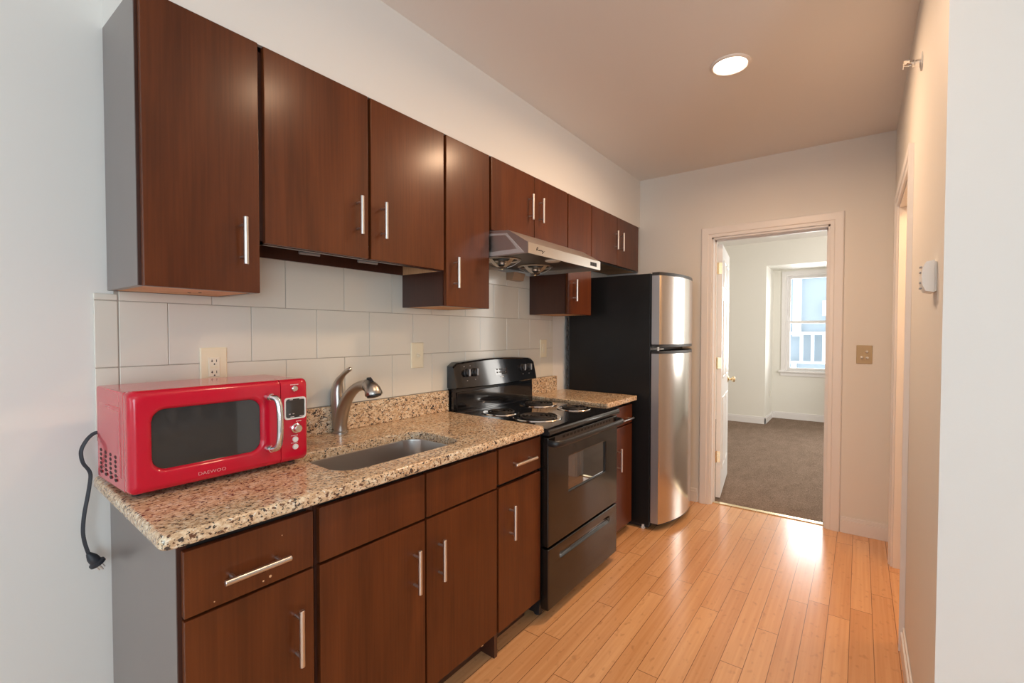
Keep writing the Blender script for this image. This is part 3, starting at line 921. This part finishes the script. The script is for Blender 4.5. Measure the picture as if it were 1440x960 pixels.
# door: rounded frame with a dished opening
DX1 = -.0725
ocx, ocz = (MX0 + DX1) / 2, (MZ0 + MZ1) / 2
win = (-.2615, 1.0755, .134, .0795, .032)
dcen = (win[0], win[1])
def drect(d, r): return (ocx, ocz, (DX1 - MX0) / 2 - d, (MZ1 - MZ0) / 2 - d, r)
da = sorted(set(rr_angles(dcen, [drect(.0, .02), face_rect(0, .018), win], 56) + seam_angles(dcen, DX1)))
rings = []
for d, w, r in FACE:
    rings.append([fdoor(u, v, w) for u, v in clip_loop(dcen, face_rect(d, r), da, -9, DX1)])
for g, w in ((.010, .040), (.005, .0385), (.001, .0345), (-.001, .029)):
    rings.append([fdoor(u, v, w) for u, v in rr_loop(dcen, (win[0], win[1], win[2] + g, win[3] + g, win[4] + g), da)])
m = MB(); m.loops(rings, True, False)
mdoor = m.build('door', M_RED, mw, 50)
m = MB(); m.loops([[fdoor(u, v, w) for u, v in rr_loop(dcen, (win[0], win[1], win[2] - .0012, win[3] - .0012, win[4]), da)] for w in (.012, .0285)], True, True)
m.build('window', M_MWGLASS, mdoor)
vs, fs = text_mesh('DAEWOO', .0125, lambda u, v, w: (-.2615 + u, MFY - .0005 - w, .9665 + v), .0005, 1.22, -.00035)
link_mesh('lettering', vs, fs, M_SILVERT, mdoor)
hx = -.100
m = MB()
zt, zb = 1.158, 1.000
for zz in (zt, zb): m.lathe((hx - .006, MFY, zz), (0, -1, 0), [(.0125, -.001), (.0135, .004), (.0125, .012), (.010, .018)], 18)
sp = spl([(hx - .006, MFY - .016, zt, .0095), (hx + .001, MFY - .034, zt - .006, .0095), (hx + .004, MFY - .042, zt - .03, .0095), (hx + .005, MFY - .044, (zt + zb) / 2, .0095), (hx + .004, MFY - .042, zb + .03, .0095), (hx + .001, MFY - .034, zb + .006, .0095), (hx - .006, MFY - .016, zb, .0095)], 6)
m.tube([p[:3] for p in sp], [p[3] for p in sp], 14)
m.build('door_handle', M_CHROME, mdoor)
# control panel
PX0 = -.0705
pcx = (PX0 + MX1) / 2
pcen = (pcx, ocz)
def prect(d, r): return (pcx, ocz, (MX1 - PX0) / 2 - d, (MZ1 - MZ0) / 2 - d, r)
pa = sorted(set(rr_angles(pcen, [prect(0, .016), face_rect(0, .018)], 40) + seam_angles(pcen, PX0)))
rings = []
for d, w, r in FACE:
    rings.append([fdoor(u, v, w) for u, v in clip_loop(pcen, face_rect(d, r), pa, PX0, 9)])
m = MB(); m.loops(rings, True, True)
cp = m.build('control_panel', M_RED, mw, 50)
dis = (-.026, 1.1135, .0345, .0345, .009)
q = (dis[0], dis[1])
aa = rr_angles(q, [dis], 32)
m = MB()
m.loops([[fdoor(u, v, w) for u, v in rr_loop(q, (dis[0], dis[1], dis[2] + g, dis[3] + g, dis[4]), aa)] for g, w in ((0, .040), (0, .0425), (-.004, .0425), (-.0045, .0405))], False, False)
bz = m.build('display_bezel', M_WHITE, cp)
m = MB(); m.loops([[fdoor(u, v, w) for u, v in rr_loop(q, (dis[0], dis[1], dis[2] - .0045, dis[3] - .0045, .006), aa)] for w in (.040, .0415)], True, True)
m.build('display', M_MWGLASS, bz)
for u, v, w_ in ((-.045, 1.1415, .010), (-.012, 1.1415, .013), (-.042, 1.0865, .012), (-.012, 1.0865, .013), (-.05, 1.096, .005), (-.038, 1.096, .005)):
    MB().box(u - w_ / 2 + .006, u + w_ / 2 + .006, MFY - .0018, MFY - .0022, v - .0009, v + .0009).build('display_print', M_SILVERT, bz)
for bx, bz_, r, hgt in ((-.0265, 1.176, .0095, .006), (-.0265, 1.0135, .009, .006), (-.0265, .990, .009, .006)):
    MB().lathe((bx, MFY + .0002, bz_), (0, -1, 0), [(r, 0), (r, hgt * .6), (r * .8, hgt), (r * .3, hgt)], 18).build('button', M_CHROME if bz_ > 1.1 else M_WHITE, cp)
MB().lathe((-.0235, MFY + .0002, 1.049), (0, -1, 0), [(.0155, 0), (.0155, .003), (.0125, .005), (.012, .017), (.010, .019), (.003, .019)], 24).build('dial', M_CHROME, cp)
for u, v, w_ in ((-.0265, 1.1885, .028), (-.014, 1.0705, .018), (-.0265, 1.026, .026), (-.0265, 1.0025, .026)):
    k = int(w_ / .0045); m = MB()
    for i in range(k): m.box(u - w_ / 2 + i * .0045, u - w_ / 2 + i * .0045 + .003, MFY - .0002, MFY - .0006, v - .0012, v + .0012)
    m.build('button_print', M_SILVERT, cp)
for fx_, fy_ in ((MX0 + .03, MFY + .06), (MX1 - .03, MFY + .06), (MX0 + .03, MBK - .03), (MX1 - .03, MBK - .03)):
    MB().lathe((fx_, fy_, CZ1), (0, 0, 1), [(.011, 0), (.012, .002), (.012, .0148)], 14).build('foot', M_BLACKP, mw)
m = MB()
cordp = [(-.432, -.092, 1.066), (-.4425, -.075, 1.066), (-.456, -.062, 1.050), (-.4685, -.06, 1.024), (-.4700, -.06, 1.002), (-.4655, -.06, .980), (-.4560, -.06, .962), (-.4515, -.06, .947), (-.4525, -.06, .925), (-.458, -.06, .885), (-.466, -.06, .835), (-.4695, -.06, .790), (-.467, -.06, .758), (-.461, -.06, .728), (-.4565, -.06, .712)]
sp = spl(cordp, 5)
m.tube(sp, .0030, 10, flat=1.7, ref=(1, 0, 0))
cord = m.build('power_cord', M_RUBBER, mw)
m = MB()
ax = Vector((.55, -.05, -1)).normalized(); o = Vector((-.4565, -.06, .714))
m.lathe(o, ax, [(.0055, -.006), (.0085, .0), (.0125, .010), (.0135, .018), (.0135, .026), (.019, .030), (.019, .037), (.015, .039)], 18)
m.build('plug', M_RUBBER, cord)
m = MB()
for s in (-1, 1):
    a = o + ax * .039 + Vector((s * .006, -.002, s * .003)); m.tube([a, a + ax * .015], .0016, 8)
a = o + ax * .039 + Vector((0, -.008, 0)); m.tube([a, a + ax * .017], .002, 8)
m.build('prong', M_NICKEL, cord)

# ------------------------------------------------------------------ outlets and switches on the tiles


def plate(parent, x, z, w, h, mat, y=-.0088):
    rings = []
    for d, t_ in ((0, 0), (0, .003), (.003, .0058), (.006, .006)):
        rings.append([(x - w / 2 + d, y - t_, z - h / 2 + d), (x + w / 2 - d, y - t_, z - h / 2 + d), (x + w / 2 - d, y - t_, z + h / 2 - d), (x - w / 2 + d, y - t_, z + h / 2 - d)])
    m = MB(); m.loops(rings, True, True)
    return m.build('wall_plate', mat, parent, 25)


ox, oz = -.1155, 1.2335
t = thing('wall_outlet', (ox, -.009, oz - .068), 'almond outlet with two receptacles on the tiles just above the red microwave', 'outlet')
plate(t, ox, oz, .084, .136, M_ALMOND)
rc = MB().box(ox - .0175, ox + .0175, -.0145, -.0178, oz - .034, oz + .034, .0012, 1).build('receptacle', M_IVORYT, t)
for dz in (.0195, -.0195):
    m = MB()
    m.box(ox - .0085, ox - .0065, -.0178, -.0182, oz + dz - .002, oz + dz + .007).box(ox - .0105, ox - .0045, -.0178, -.0182, oz + dz + .001, oz + dz + .003)
    m.box(ox + .0055, ox + .0075, -.0178, -.0182, oz + dz - .002, oz + dz + .007)
    m.lathe((ox, -.0178, oz + dz - .009), (0, -1, 0), [(.0026, 0), (.0026, .0004)], 10)
    m.build('slots', M_GAP, rc)
MB().box(ox - .012, ox - .001, -.0178, -.019, oz - .003, oz + .003).box(ox + .001, ox + .012, -.0178, -.019, oz - .003, oz + .003).build('test_buttons', M_ALMOND, rc)
sx, sz = .808, 1.2405
t = thing('light_switch', (sx, -.009, sz - .065), 'almond toggle switch on the tiles between the faucet and the range', 'light switch', 'wall switches in the kitchen')
plate(t, sx, sz, .082, .130, M_ALMOND)
m = MB().box(sx - .006, sx + .006, -.0145, -.016, sz - .013, sz + .013); m.tube([(sx, -.015, sz + .001), (sx, -.026, sz - .003), (sx, -.036, sz - .006)], [.006, .0055, .0045], 10); m.build('toggle', M_IVORYT, t)
sx, sz = 1.976, 1.2455
t = thing('light_switch', (sx, -.009, sz - .063), 'almond rocker switch on the tiles beside the refrigerator', 'light switch', 'wall switches in the kitchen')
plate(t, sx, sz, .078, .126, M_ALMOND)
MB().box(sx - .013, sx + .013, -.0145, -.0195, sz - .033, sz + .033, .002, 2).build('rocker', M_IVORYT, t)
# end wall switch
t = thing('light_switch', (XF, -1.874, 1.154), 'tan plate with two white toggles on the end wall right of the doorway', 'light switch', 'wall switches in the kitchen')
m = MB()
rings = []
cy_, cz_ = -1.874, 1.216
for d, t_ in ((0, .0005), (0, .003), (.003, .0058), (.006, .006)):
    rings.append([(XF - t_, y, z) for y, z in ((cy_ - .043 + d, cz_ - .061 + d), (cy_ + .043 - d, cz_ - .061 + d), (cy_ + .043 - d, cz_ + .061 - d), (cy_ - .043 + d, cz_ + .061 - d))])
m.loops(rings, True, True); m.build('wall_plate', M_BRZPLATE, t, 25)
for zz, dy in ((cz_ + .020, -.012), (cz_ - .018, .012), (cz_ - .020, -.014)):
    MB().tube([(XF - .005, cy_ + dy, zz), (XF - .014, cy_ + dy * 1.1, zz), (XF - .022, cy_ + dy * 1.3, zz + .002)], [.008, .0085, .006], 10).build('toggle', M_WHITE, t)

# ------------------------------------------------------------------ range
SHEAR[:] = [.045, -.66]
RX0, RX1 = .992, 1.752
RF = -.690
rg = thing('electric_range', ((RX0 + RX1) / 2, -.35, 0), 'black freestanding electric range with four coil burners', 'range')
m = MB().box(RX0 + .003, RX1 - .003, -.012, -.640, .030, .880)
m.build('body', M_BLACKS, rg)
m = MB()
for fx_, fy_ in ((RX0 + .05, -.60), (RX1 - .05, -.60), (RX0 + .05, -.08), (RX1 - .05, -.08)):
    MB().lathe((fx_, fy_, .0003), (0, 0, 1), [(.020, 0), (.020, .008), (.010, .012), (.010, .0298)], 12).build('foot', M_BLACKP, rg)
BURN = [(1.188, -.235, .094), (1.200, -.485, .120), (1.560, -.235, .108), (1.566, -.490, .092)]
# cooktop with a rolled front edge
prof = [(-.075, .914), (-.670, .914), (-.684, .9125), (-.693, .909), (-.699, .902), (-.701, .893), (-.699, .881), (-.690, .8805), (-.06, .8805), (-.06, .914)]
m = MB()
m.prism(prof, lambda u, v, w: (w, u, v), RX0 - .003, RX1 + .003)
ckt = m.build('cooktop', M_BLACK, rg)
MB().box(RX0 - .0045, RX0 - .0032, -.06, -.697, .884, .914).build('cooktop_edge', M_BLACKS, ckt)
for (bx, by, br) in BURN:
    b_ = MB().lathe((bx, by, .9142), (0, 0, 1), [(br + .012, 0), (br + .010, .004), (br + .003, .005), (br - .004, .003), (br - .02, .0015), (.02, .0012)], 40)
    dp = b_.build('drip_pan', M_CHROME, rg)
    m = MB()
    pts = []
    turns = 4 if br > .1 else 3
    for k in range(turns * 24 + 1):
        a = 2 * PI * k / 24
        r = .022 + (br - .016 - .022) * k / (turns * 24)
        pts.append((bx + r * math.cos(a), by + r * math.sin(a), .9215))
    m.tube(pts, .0052, 8, ref=(0, 0, 1))
    for a in (.5, .5 + 2 * PI / 3, .5 + 4 * PI / 3):
        m.tube([(bx, by, .9165), (bx + (br - .004) * math.cos(a), by + (br - .004) * math.sin(a), .9175)], .0022, 6)
    m.lathe((bx, by, .9165), (0, 0, 1), [(.014, 0), (.014, .006), (.009, .007)], 14)
    m.build('coil', M_COIL, dp)
# backguard
m = MB()
prof = [(-.012, .914), (-.056, .914), (-.052, 1.050), (-.012, 1.050)]
m.prism(prof, lambda u, v, w: (w, u, v), RX0 + .004, RX1 - .004)
# stepped trim on the lower riser
m.box(RX0 + .03, RX1 - .03, -.053, -.060, .925, 1.028, .003)
bgd = m.build('backguard', M_BLACK, rg)
m = MB()
nseg = 24
rings = []
for i in range(nseg + 1):
    s = i / nseg; x = RX0 - .002 + (RX1 - RX0 + .004) * s
    e = min(s, 1 - s) * (RX1 - RX0)
    arch = .016 * math.sin(PI * s)
    drop = 0 if e > .018 else .018 - math.sqrt(max(0, .018 ** 2 - (.018 - e) ** 2))
    ztop = 1.190 + arch - drop; zbot = 1.052 - .006 * math.sin(PI * s)
    rings.append([(x, -.012, zbot), (x, -.080, zbot - .002), (x, -.086, zbot + .004), (x, -.0615, ztop - .010), (x, -.054, ztop - .002), (x, -.045, ztop), (x, -.012, ztop)])
m.loops(rings, True, True)
head = m.build('control_head', M_BLACK, rg, 30)
tilt = Vector((0, -.97, .165)).normalized()
def hp(x, z):   # point on the tilted face
    f_ = (z - 1.056) / (1.186 - 1.056)
    return Vector((x, -.0862 + .0247 * f_, z))
for x in (1.083, 1.150, 1.610, 1.676):
    k = MB().lathe(hp(x, 1.132), tilt, [(.024, .0), (.024, .005), (.021, .008), (.020, .020), (.017, .023), (.004, .023)], 22).build('knob', M_BLACKP, head)
    p = hp(x, 1.132) + tilt * .022
    MB().box(p.x - .005, p.x + .005, p.y - .009, p.y, p.z - .020, p.z + .020, .002, 1).build('knob_grip', M_GREY, k)
m = MB()
p0, p1 = hp(1.330, 1.103), hp(1.330, 1.180)
m.add([p0 + Vector((0, -.0006, 0)), p0 + Vector((.122, -.0006, 0)), p1 + Vector((.122, -.0006, 0)), p1 + Vector((0, -.0006, 0))], [(0, 1, 2, 3)])
clk = m.build('clock_display', M_MWGLASS, head)
m = MB()
for r_ in range(2):
    for c_ in range(4):
        p = hp(1.352 + c_ * .026, 1.118 + r_ * .018)
        m.box(p.x - .006, p.x + .006, p.y - .0018, p.y - .0009, p.z - .004, p.z + .004)
m.build('clock_buttons', M_CLKB, clk)
m = MB()
p = hp(1.392, 1.083)
m.box(p.x - .014, p.x + .014, p.y - .001, p.y, p.z + .004, p.z + .009).lathe(p + Vector((0, .0006, -.008)), tilt, [(.009, 0), (.009, .0012)], 16)
m.build('badge', M_NICKEL, head)
for x, z in ((1.07, 1.168), (1.083, 1.090), (1.150, 1.092), (1.61, 1.092), (1.676, 1.092), (1.12, 1.170)):
    p = hp(x, z); MB().box(p.x - .004, p.x + .004, p.y - .0009, p.y + .0002, p.z - .002, p.z + .002).build('knob_print', M_GREY, head)
# oven door with window
OZ0, OZ1 = .356, .872
dw = (1.3905, .659, .2065, .0875, .006)
oc = (dw[0], dw[1])
od = ((RX0 + RX1) / 2, (OZ0 + OZ1) / 2, (RX1 - RX0) / 2 - .004, (OZ1 - OZ0) / 2, .004)
oa = rr_angles(oc, [od, dw], 40)
def of(u, v, w): return (u, RF + .04 - w, v)
rings = [[of(u, v, w) for u, v in rr_loop(oc, (od[0], od[1], od[2] - d, od[3] - d, .006), oa)] for d, w in ((0, 0), (0, .034), (.002, .038), (.006, .040))]
rings += [[of(u, v, w) for u, v in rr_loop(oc, (dw[0], dw[1], dw[2] + g, dw[3] + g, dw[4]), oa)] for g, w in ((.006, .040), (.0, .0375), (-.001, .030))]
m = MB(); m.loops(rings, True, False)
M_OVEN = simple('black_oven_front', (0.010, 0.0075, 0.006), 0.22, coat=0.3, coatr=0.10, spec=0.35)
odo = m.build('oven_door', M_OVEN, rg, 40)
m = MB(); m.loops([[of(u, v, w) for u, v in rr_loop(oc, (dw[0], dw[1], dw[2] - .0012, dw[3] - .0012, dw[4]), oa)] for w in (.012, .0298)], True, True)
m.build('oven_window', M_OVENGLASS, odo)
MB().box(RX0 + .06, RX1 - .06, RF - .0002, RF - .0008, .836, .868).build('vent_sheen_strip', simple('painted_floor_sheen', (.06, .05, .043), .35), odo)  # brownish band painting in the floor's reflection around the vent slots
m = MB()
for i in range(15):
    x = RX0 + .13 + i * .036
    m.box(x, x + .024, RF - .0008, RF - .0014, .850, .861)
m.build('vent_slots', M_GAP, odo)
m = MB()
hz = .845
sp = spl([(RX0 + .012, RF + .002, hz), (RX0 + .016, RF - .030, hz), (RX0 + .045, RF - .046, hz), (RX0 + .12, RF - .050, hz), ((RX0 + RX1) / 2, RF - .052, hz), (RX1 - .12, RF - .050, hz), (RX1 - .045, RF - .046, hz), (RX1 - .016, RF - .030, hz), (RX1 - .012, RF + .002, hz)], 6)
m.tube(sp, .0155, 14, ref=(0, 0, 1), flat=.62)
m.build('oven_handle', M_BLACKS, odo)
# drawer with a scooped grip
dr = ((RX0 + RX1) / 2, (.058 + .346) / 2, (RX1 - RX0) / 2 - .004, (.346 - .058) / 2, .004)
gp = (1.375, .2865, .277, .020, .0195)
gc = (gp[0], gp[1])
ga = rr_angles(gc, [dr, gp], 40)
rings = [[of(u, v, w) for u, v in rr_loop(gc, (dr[0], dr[1], dr[2] - d, dr[3] - d, .006), ga)] for d, w in ((0, 0), (0, .036), (.002, .039), (.006, .040))]
rings += [[of(u, v, w) for u, v in rr_loop(gc, (gp[0], gp[1], gp[2] + g, gp[3] + g, gp[4] + g), ga)] for g, w in ((.001, .040), (-.002, .037), (-.008, .026), (-.014, .021))]
m = MB(); m.loops(rings, True, False)
drw = m.build('storage_drawer', M_OVEN, rg, 50)
m = MB(); m.loops([[of(u, v, w) for u, v in rr_loop(gc, (gp[0], gp[1], gp[2] + g, gp[3] + g, gp[4] + g), ga)] for g, w in ((-.0022, .0372), (-.0082, .0262), (-.0142, .0212))], False, True)
m.build('grip', M_BLACK, drw, 60)

# ------------------------------------------------------------------ range hood
SHEAR[:] = [0, 0]
HX0, HX1 = 1.0345, 1.8005
hd = thing('range_hood', ((HX0 + HX1) / 2, -.27, 1.742), 'stainless steel range hood under the short cabinet, open fans below', 'range hood')
outer = [(-.0095, 1.742), (-.0095, 1.876), (-.318, 1.876), (-.425, 1.866), (-.546, 1.794), (-.546, 1.742)]
inner = [(-.540, 1.742), (-.540, 1.788), (-.420, 1.858), (-.318, 1.868), (-.0155, 1.868), (-.0155, 1.742)]
m = MB()
m.prism(outer + inner, lambda u, v, w: (w, u, v), HX0 + .003, HX1 - .003)
for xa, xb in ((HX0, HX0 + .003), (HX1 - .003, HX1)):
    m.prism(outer, lambda u, v, w: (w, u, v), xa, xb)
m.build('shell', M_STEELH, hd, 20)
# framed panel on the left side
m = MB()
fr = [(-.022, 1.747), (-.522, 1.747), (-.415, 1.852), (-.318, 1.860), (-.022, 1.860)]
fr2 = [(-.030, 1.768), (-.480, 1.768), (-.409, 1.843), (-.318, 1.850), (-.030, 1.850)]
m.loops([[(HX0 - .0002, y, z) for y, z in fr], [(HX0 - .0025, y, z) for y, z in fr], [(HX0 - .0025, y, z) for y, z in fr2], [(HX0 - .0002, y, z) for y, z in fr2]])
m.build('side_frame', simple('bright_brushed_steel', (.85, .84, .82), .42, metal=.8), hd, 20)
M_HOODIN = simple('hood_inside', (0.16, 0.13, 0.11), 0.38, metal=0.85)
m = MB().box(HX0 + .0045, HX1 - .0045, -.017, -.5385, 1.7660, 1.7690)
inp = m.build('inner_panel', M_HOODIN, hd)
for cx_ in (1.245, 1.575):
    cy_ = -.215
    m = MB()
    m.lathe((cx_, cy_, 1.7658), (0, 0, -1), [(.108, 0), (.110, .004), (.100, .008), (.092, .004), (.090, 0)], 36, False, False)
    m.lathe((cx_, cy_, 1.7655), (0, 0, -1), [(.046, 0), (.048, .012), (.034, .020), (.030, .030)], 24)
    fan = m.build('fan_ring', M_STEELH, hd)
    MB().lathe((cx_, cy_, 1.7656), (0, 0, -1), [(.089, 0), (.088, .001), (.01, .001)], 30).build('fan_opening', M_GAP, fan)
    for k in range(5):
        a = 2 * PI * k / 5 + .62
        dx, dy = math.cos(a), math.sin(a); px, py = -dy, dx
        m = MB(); top = []; bot = []
        for r, hw_, z in ((.026, .009, 1.722), (.060, .011, 1.733), (.100, .013, 1.758)):
            for sg in (1, -1):
                top.append((cx_ + dx * r + px * hw_ * sg, cy_ + dy * r + py * hw_ * sg, z)); bot.append((cx_ + dx * r + px * hw_ * sg, cy_ + dy * r + py * hw_ * sg, z - .002))
        m.loops([[q[0], q[1], q[3], q[2]] for q in ((top[0], top[1], bot[0], bot[1]), (top[2], top[3], bot[2], bot[3]), (top[4], top[5], bot[4], bot[5]))], True, True)
        m.build('guard_arm', M_STEELH, fan)
    MB().lathe((cx_, cy_, 1.7325), (0, 0, -1), [(.030, 0), (.032, .008), (.028, .014), (.016, .018), (.012, .019)], 24).build('hub', M_HOODIN, fan)
    MB().lathe((cx_, cy_, 1.7136), (0, 0, -1), [(.008, 0), (.007, .003), (.002, .005)], 14).build('hub_nut', M_BRASS, fan)
m = MB().lathe((1.44, -.43, 1.7658), (0, 0, -1), [(.045, 0), (.044, .004), (.032, .008), (.010, .009)], 24); m.build('hood_lamp', M_WHITE, hd)
m = MB().prism([(-.012, 1.7415), (-.075, 1.7415), (-.060, 1.694), (-.012, 1.694)], lambda u, v, w: (w, u, v), 1.545, 1.665); m.build('tan_block', simple('tan_block_finish', (0.42, 0.29, 0.19), 0.4), hd)  # tan tapered block hanging below the hood's back edge
m = MB().box(1.672, 1.748, -.5455, -.5485, 1.7565, 1.779, .001, 1); sw = m.build('switch_panel', M_BLACKS, hd)
for k in range(3): MB().box(1.676 + k * .025, 1.695 + k * .025, -.5486, -.5505, 1.760, 1.776, .001, 1).build('switch_button', M_BLACKP, sw)
# small dark script mark on the lip
m = MB()
sp = spl([(1.104, 1.762), (1.110, 1.778), (1.117, 1.779), (1.116, 1.771), (1.108, 1.769), (1.121, 1.763), (1.127, 1.769), (1.131, 1.764), (1.136, 1.770), (1.142, 1.764), (1.148, 1.770), (1.154, 1.764), (1.160, 1.769), (1.163, 1.758), (1.156, 1.755), (1.170, 1.764), (1.178, 1.768)], 4)
m.tube([(x, -.5463, z) for x, z in sp], .0013, 6)
m.build('script_mark', M_BLACKS, hd)

# ------------------------------------------------------------------ refrigerator
GX0, GX1 = 2.266, 2.976
rf = thing('refrigerator', ((GX0 + GX1) / 2, -.37, 0), 'tall top freezer refrigerator with stainless doors and black sides', 'refrigerator')
M_FRSIDE = simple('fridge_black_side', (0.009, 0.0095, 0.0105), 0.33, spec=0.3, noise=0.25, nscale=8)
MB().box(GX0, GX1, -.055, -.690, .035, 1.762, .004, 2).build('cabinet_box', M_FRSIDE, rf)
def door_poly(inset=0.0, bulge=.078):
    x0, x1 = GX0 + .003 + inset, GX1 - .003 - inset
    pts = [(x0, -.6995), (x0, -.752 + inset)]
    n = 28
    for i in range(n + 1):
        s = i / n; x = x0 + .012 + (x1 - x0 - .024) * s
        pts.append((x, -.760 - bulge * (1 - (2 * s - 1) ** 2) + inset))
    pts += [(x1, -.752 + inset), (x1, -.6995)]
    return pts
M_DSIDE = simple('door_side_grey', (0.42, 0.43, 0.46), 0.36, metal=0.75)
def fridge_door(name, z0, z1, cap0, cap1):
    poly = door_poly(); n = len(poly)
    m = MB()
    m.loops([[(x, y, z) for x, y in poly] for z in (z0 + cap0, z1 - cap1)], True, True)
    # faces of the side get the grey material
    nf = len(m.f)
    for i, fc in enumerate(m.f):
        if i in (0, n - 2, n - 1): m.m[i] = 1
    d = m.build(name, [M_STEEL, M_DSIDE], rf, 40)
    pc = door_poly(.002)
    if cap1: 
        mm = MB(); mm.loops([[(x, y, z) for x, y in pc] for z in (z1 - cap1 + .0003, z1)], True, True); mm.build('top_cap', M_BLACKP, d, 40)
    if cap0:
        mm = MB(); mm.loops([[(x, y, z) for x, y in pc] for z in (z0, z0 + cap0 - .0003)], True, True); mm.build('bottom_cap', M_BLACKP, d, 40)
    mm = MB().box(GX0 + .012, GX1 - .012, -.6905, -.6990, z0 + .01, z1 - .01); mm.build('gasket', M_BLACKP, d)
    return d
fridge_door('freezer_door', 1.262, 1.768, .018, .022)
fridge_door('fresh_food_door', .048, 1.236, .008, .020)
MB().box(GX0 + .006, GX0 + .075, -.6905, -.760, 1.246, 1.252, .001, 1).lathe((GX0 + .03, -.735, 1.237), (0, 0, 1), [(.008, 0), (.008, .024)], 12).build('hinge', M_NICKEL, rf)
MB().box(GX0 + .03, GX1 - .03, -.10, -.675, .006, .034).build('base_grille', M_BLACKP, rf)
for x, y in ((GX0 + .022, -.640), (GX1 - .022, -.640), (GX0 + .022, -.12), (GX1 - .022, -.12)):
    MB().lathe((x, y, .0003), (0, 0, 1), [(.014, 0), (.015, .008), (.010, .012), (.008, .0348)], 12).build('foot', M_WHITE, rf)
m = MB()
pts = []
for k in range(15):
    pts.append((GX0 - .004 + (.006 if k % 2 else -.004), -.040 - (.006 if k % 2 else 0), .95 + k * .037))
m.tube(spl(pts, 4), .0045, 8)
m.tube([(GX0 + .006, -.050, .5), (GX0 + .006, -.050, 1.70)], .0055, 8)
m.build('back_tubing', M_BLACKP, rf)

# ------------------------------------------------------------------ ceiling lamps


def can_light(x, y, label, watts):
    t = thing('recessed_ceiling_light', (x, y, H - .012), label, 'ceiling light', 'round recessed ceiling lamps')
    MB().lathe((x, y, H - .0005), (0, 0, -1), [(.093, 0), (.092, .004), (.083, .009), (.078, .008), (.074, .003)], 44, True, False).build('trim_ring', simple('lamp_trim', (.85, .78, .72), .35), t)
    MB().lathe((x, y, H - .0015), (0, 0, -1), [(.074, 0), (.070, .0025), (.04, .004), (.005, .0045)], 40).build('lens', M_LENS, t)
    d = bpy.data.lights.new('lamp', 'AREA'); d.shape = 'DISK'; d.size = .13; d.energy = watts; d.spread = math.radians(172); d.color = CAN_COL
    o = bpy.data.objects.new('lamp_glow', d); COL.objects.link(o); o.parent = t; o.location = (0, 0, -.004)
    return t


can_light(1.639, -1.319, 'lit round recessed lamp in the kitchen ceiling', CAN_W)
can_light(0.43, -1.40, 'lit round recessed lamp out of sight nearer the viewer, mirrored in the cabinet doors', CAN_W * .28)
d = bpy.data.lights.new('side_room_lamp', 'POINT'); d.energy = 18; d.color = (1.0, .58, .28); d.shadow_soft_size = .08
o = bpy.data.objects.new('side_room_lamp', d); o.location = (2.1, -2.45, 2.25); COL.objects.link(o)

# ------------------------------------------------------------------ small things on the right wall
t = thing('fire_sprinkler', (1.47, WR, 2.36), 'small side wall sprinkler head high on the right wall', 'sprinkler')
MB().lathe((1.47, WR + .0005, 2.36), (0, 1, 0), [(.033, 0), (.032, .004), (.020, .007)], 24).build('escutcheon', M_WHITE, t)
m = MB().lathe((1.47, WR + .005, 2.36), (0, 1, 0), [(.010, 0), (.010, .016), (.013, .018), (.013, .024), (.006, .026)], 16)
for s in (-1, 1): m.tube([(1.47 + s * .010, WR + .028, 2.36), (1.47 + s * .012, WR + .040, 2.36), (1.47, WR + .054, 2.36)], .0022, 8)
m.build('body', M_CHROME, t)
MB().lathe((1.47, WR + .054, 2.36), (0, 1, 0), [(.012, 0), (.013, .002)], 16).box(1.455, 1.485, WR + .036, WR + .056, 2.371, 2.373).build('deflector', M_CHROME, t)
t = thing('wall_sensor_box', (.965, WR, 1.465), 'small white sensor box on the right wall near the corner', 'sensor')
MB().box(.925, 1.005, WR + .0005, WR + .006, 1.472, 1.556, .001, 1).build('back_plate', M_WHITE, t)
m = MB()
prof = [(.006, 1.470), (.024, 1.474), (.031, 1.490), (.033, 1.515), (.031, 1.540), (.024, 1.556), (.006, 1.560)]
m.prism(prof, lambda u, v, w: (w, WR + u, v), .922, 1.008)
m.build('cover', M_WHITE, t, 20)
m = MB()
for z in (1.484, 1.50, 1.53, 1.545): m.box(.955, .975, WR + .030, WR + .0355, z - .002, z + .002)
m.build('cover_ribs', M_GREY, t)
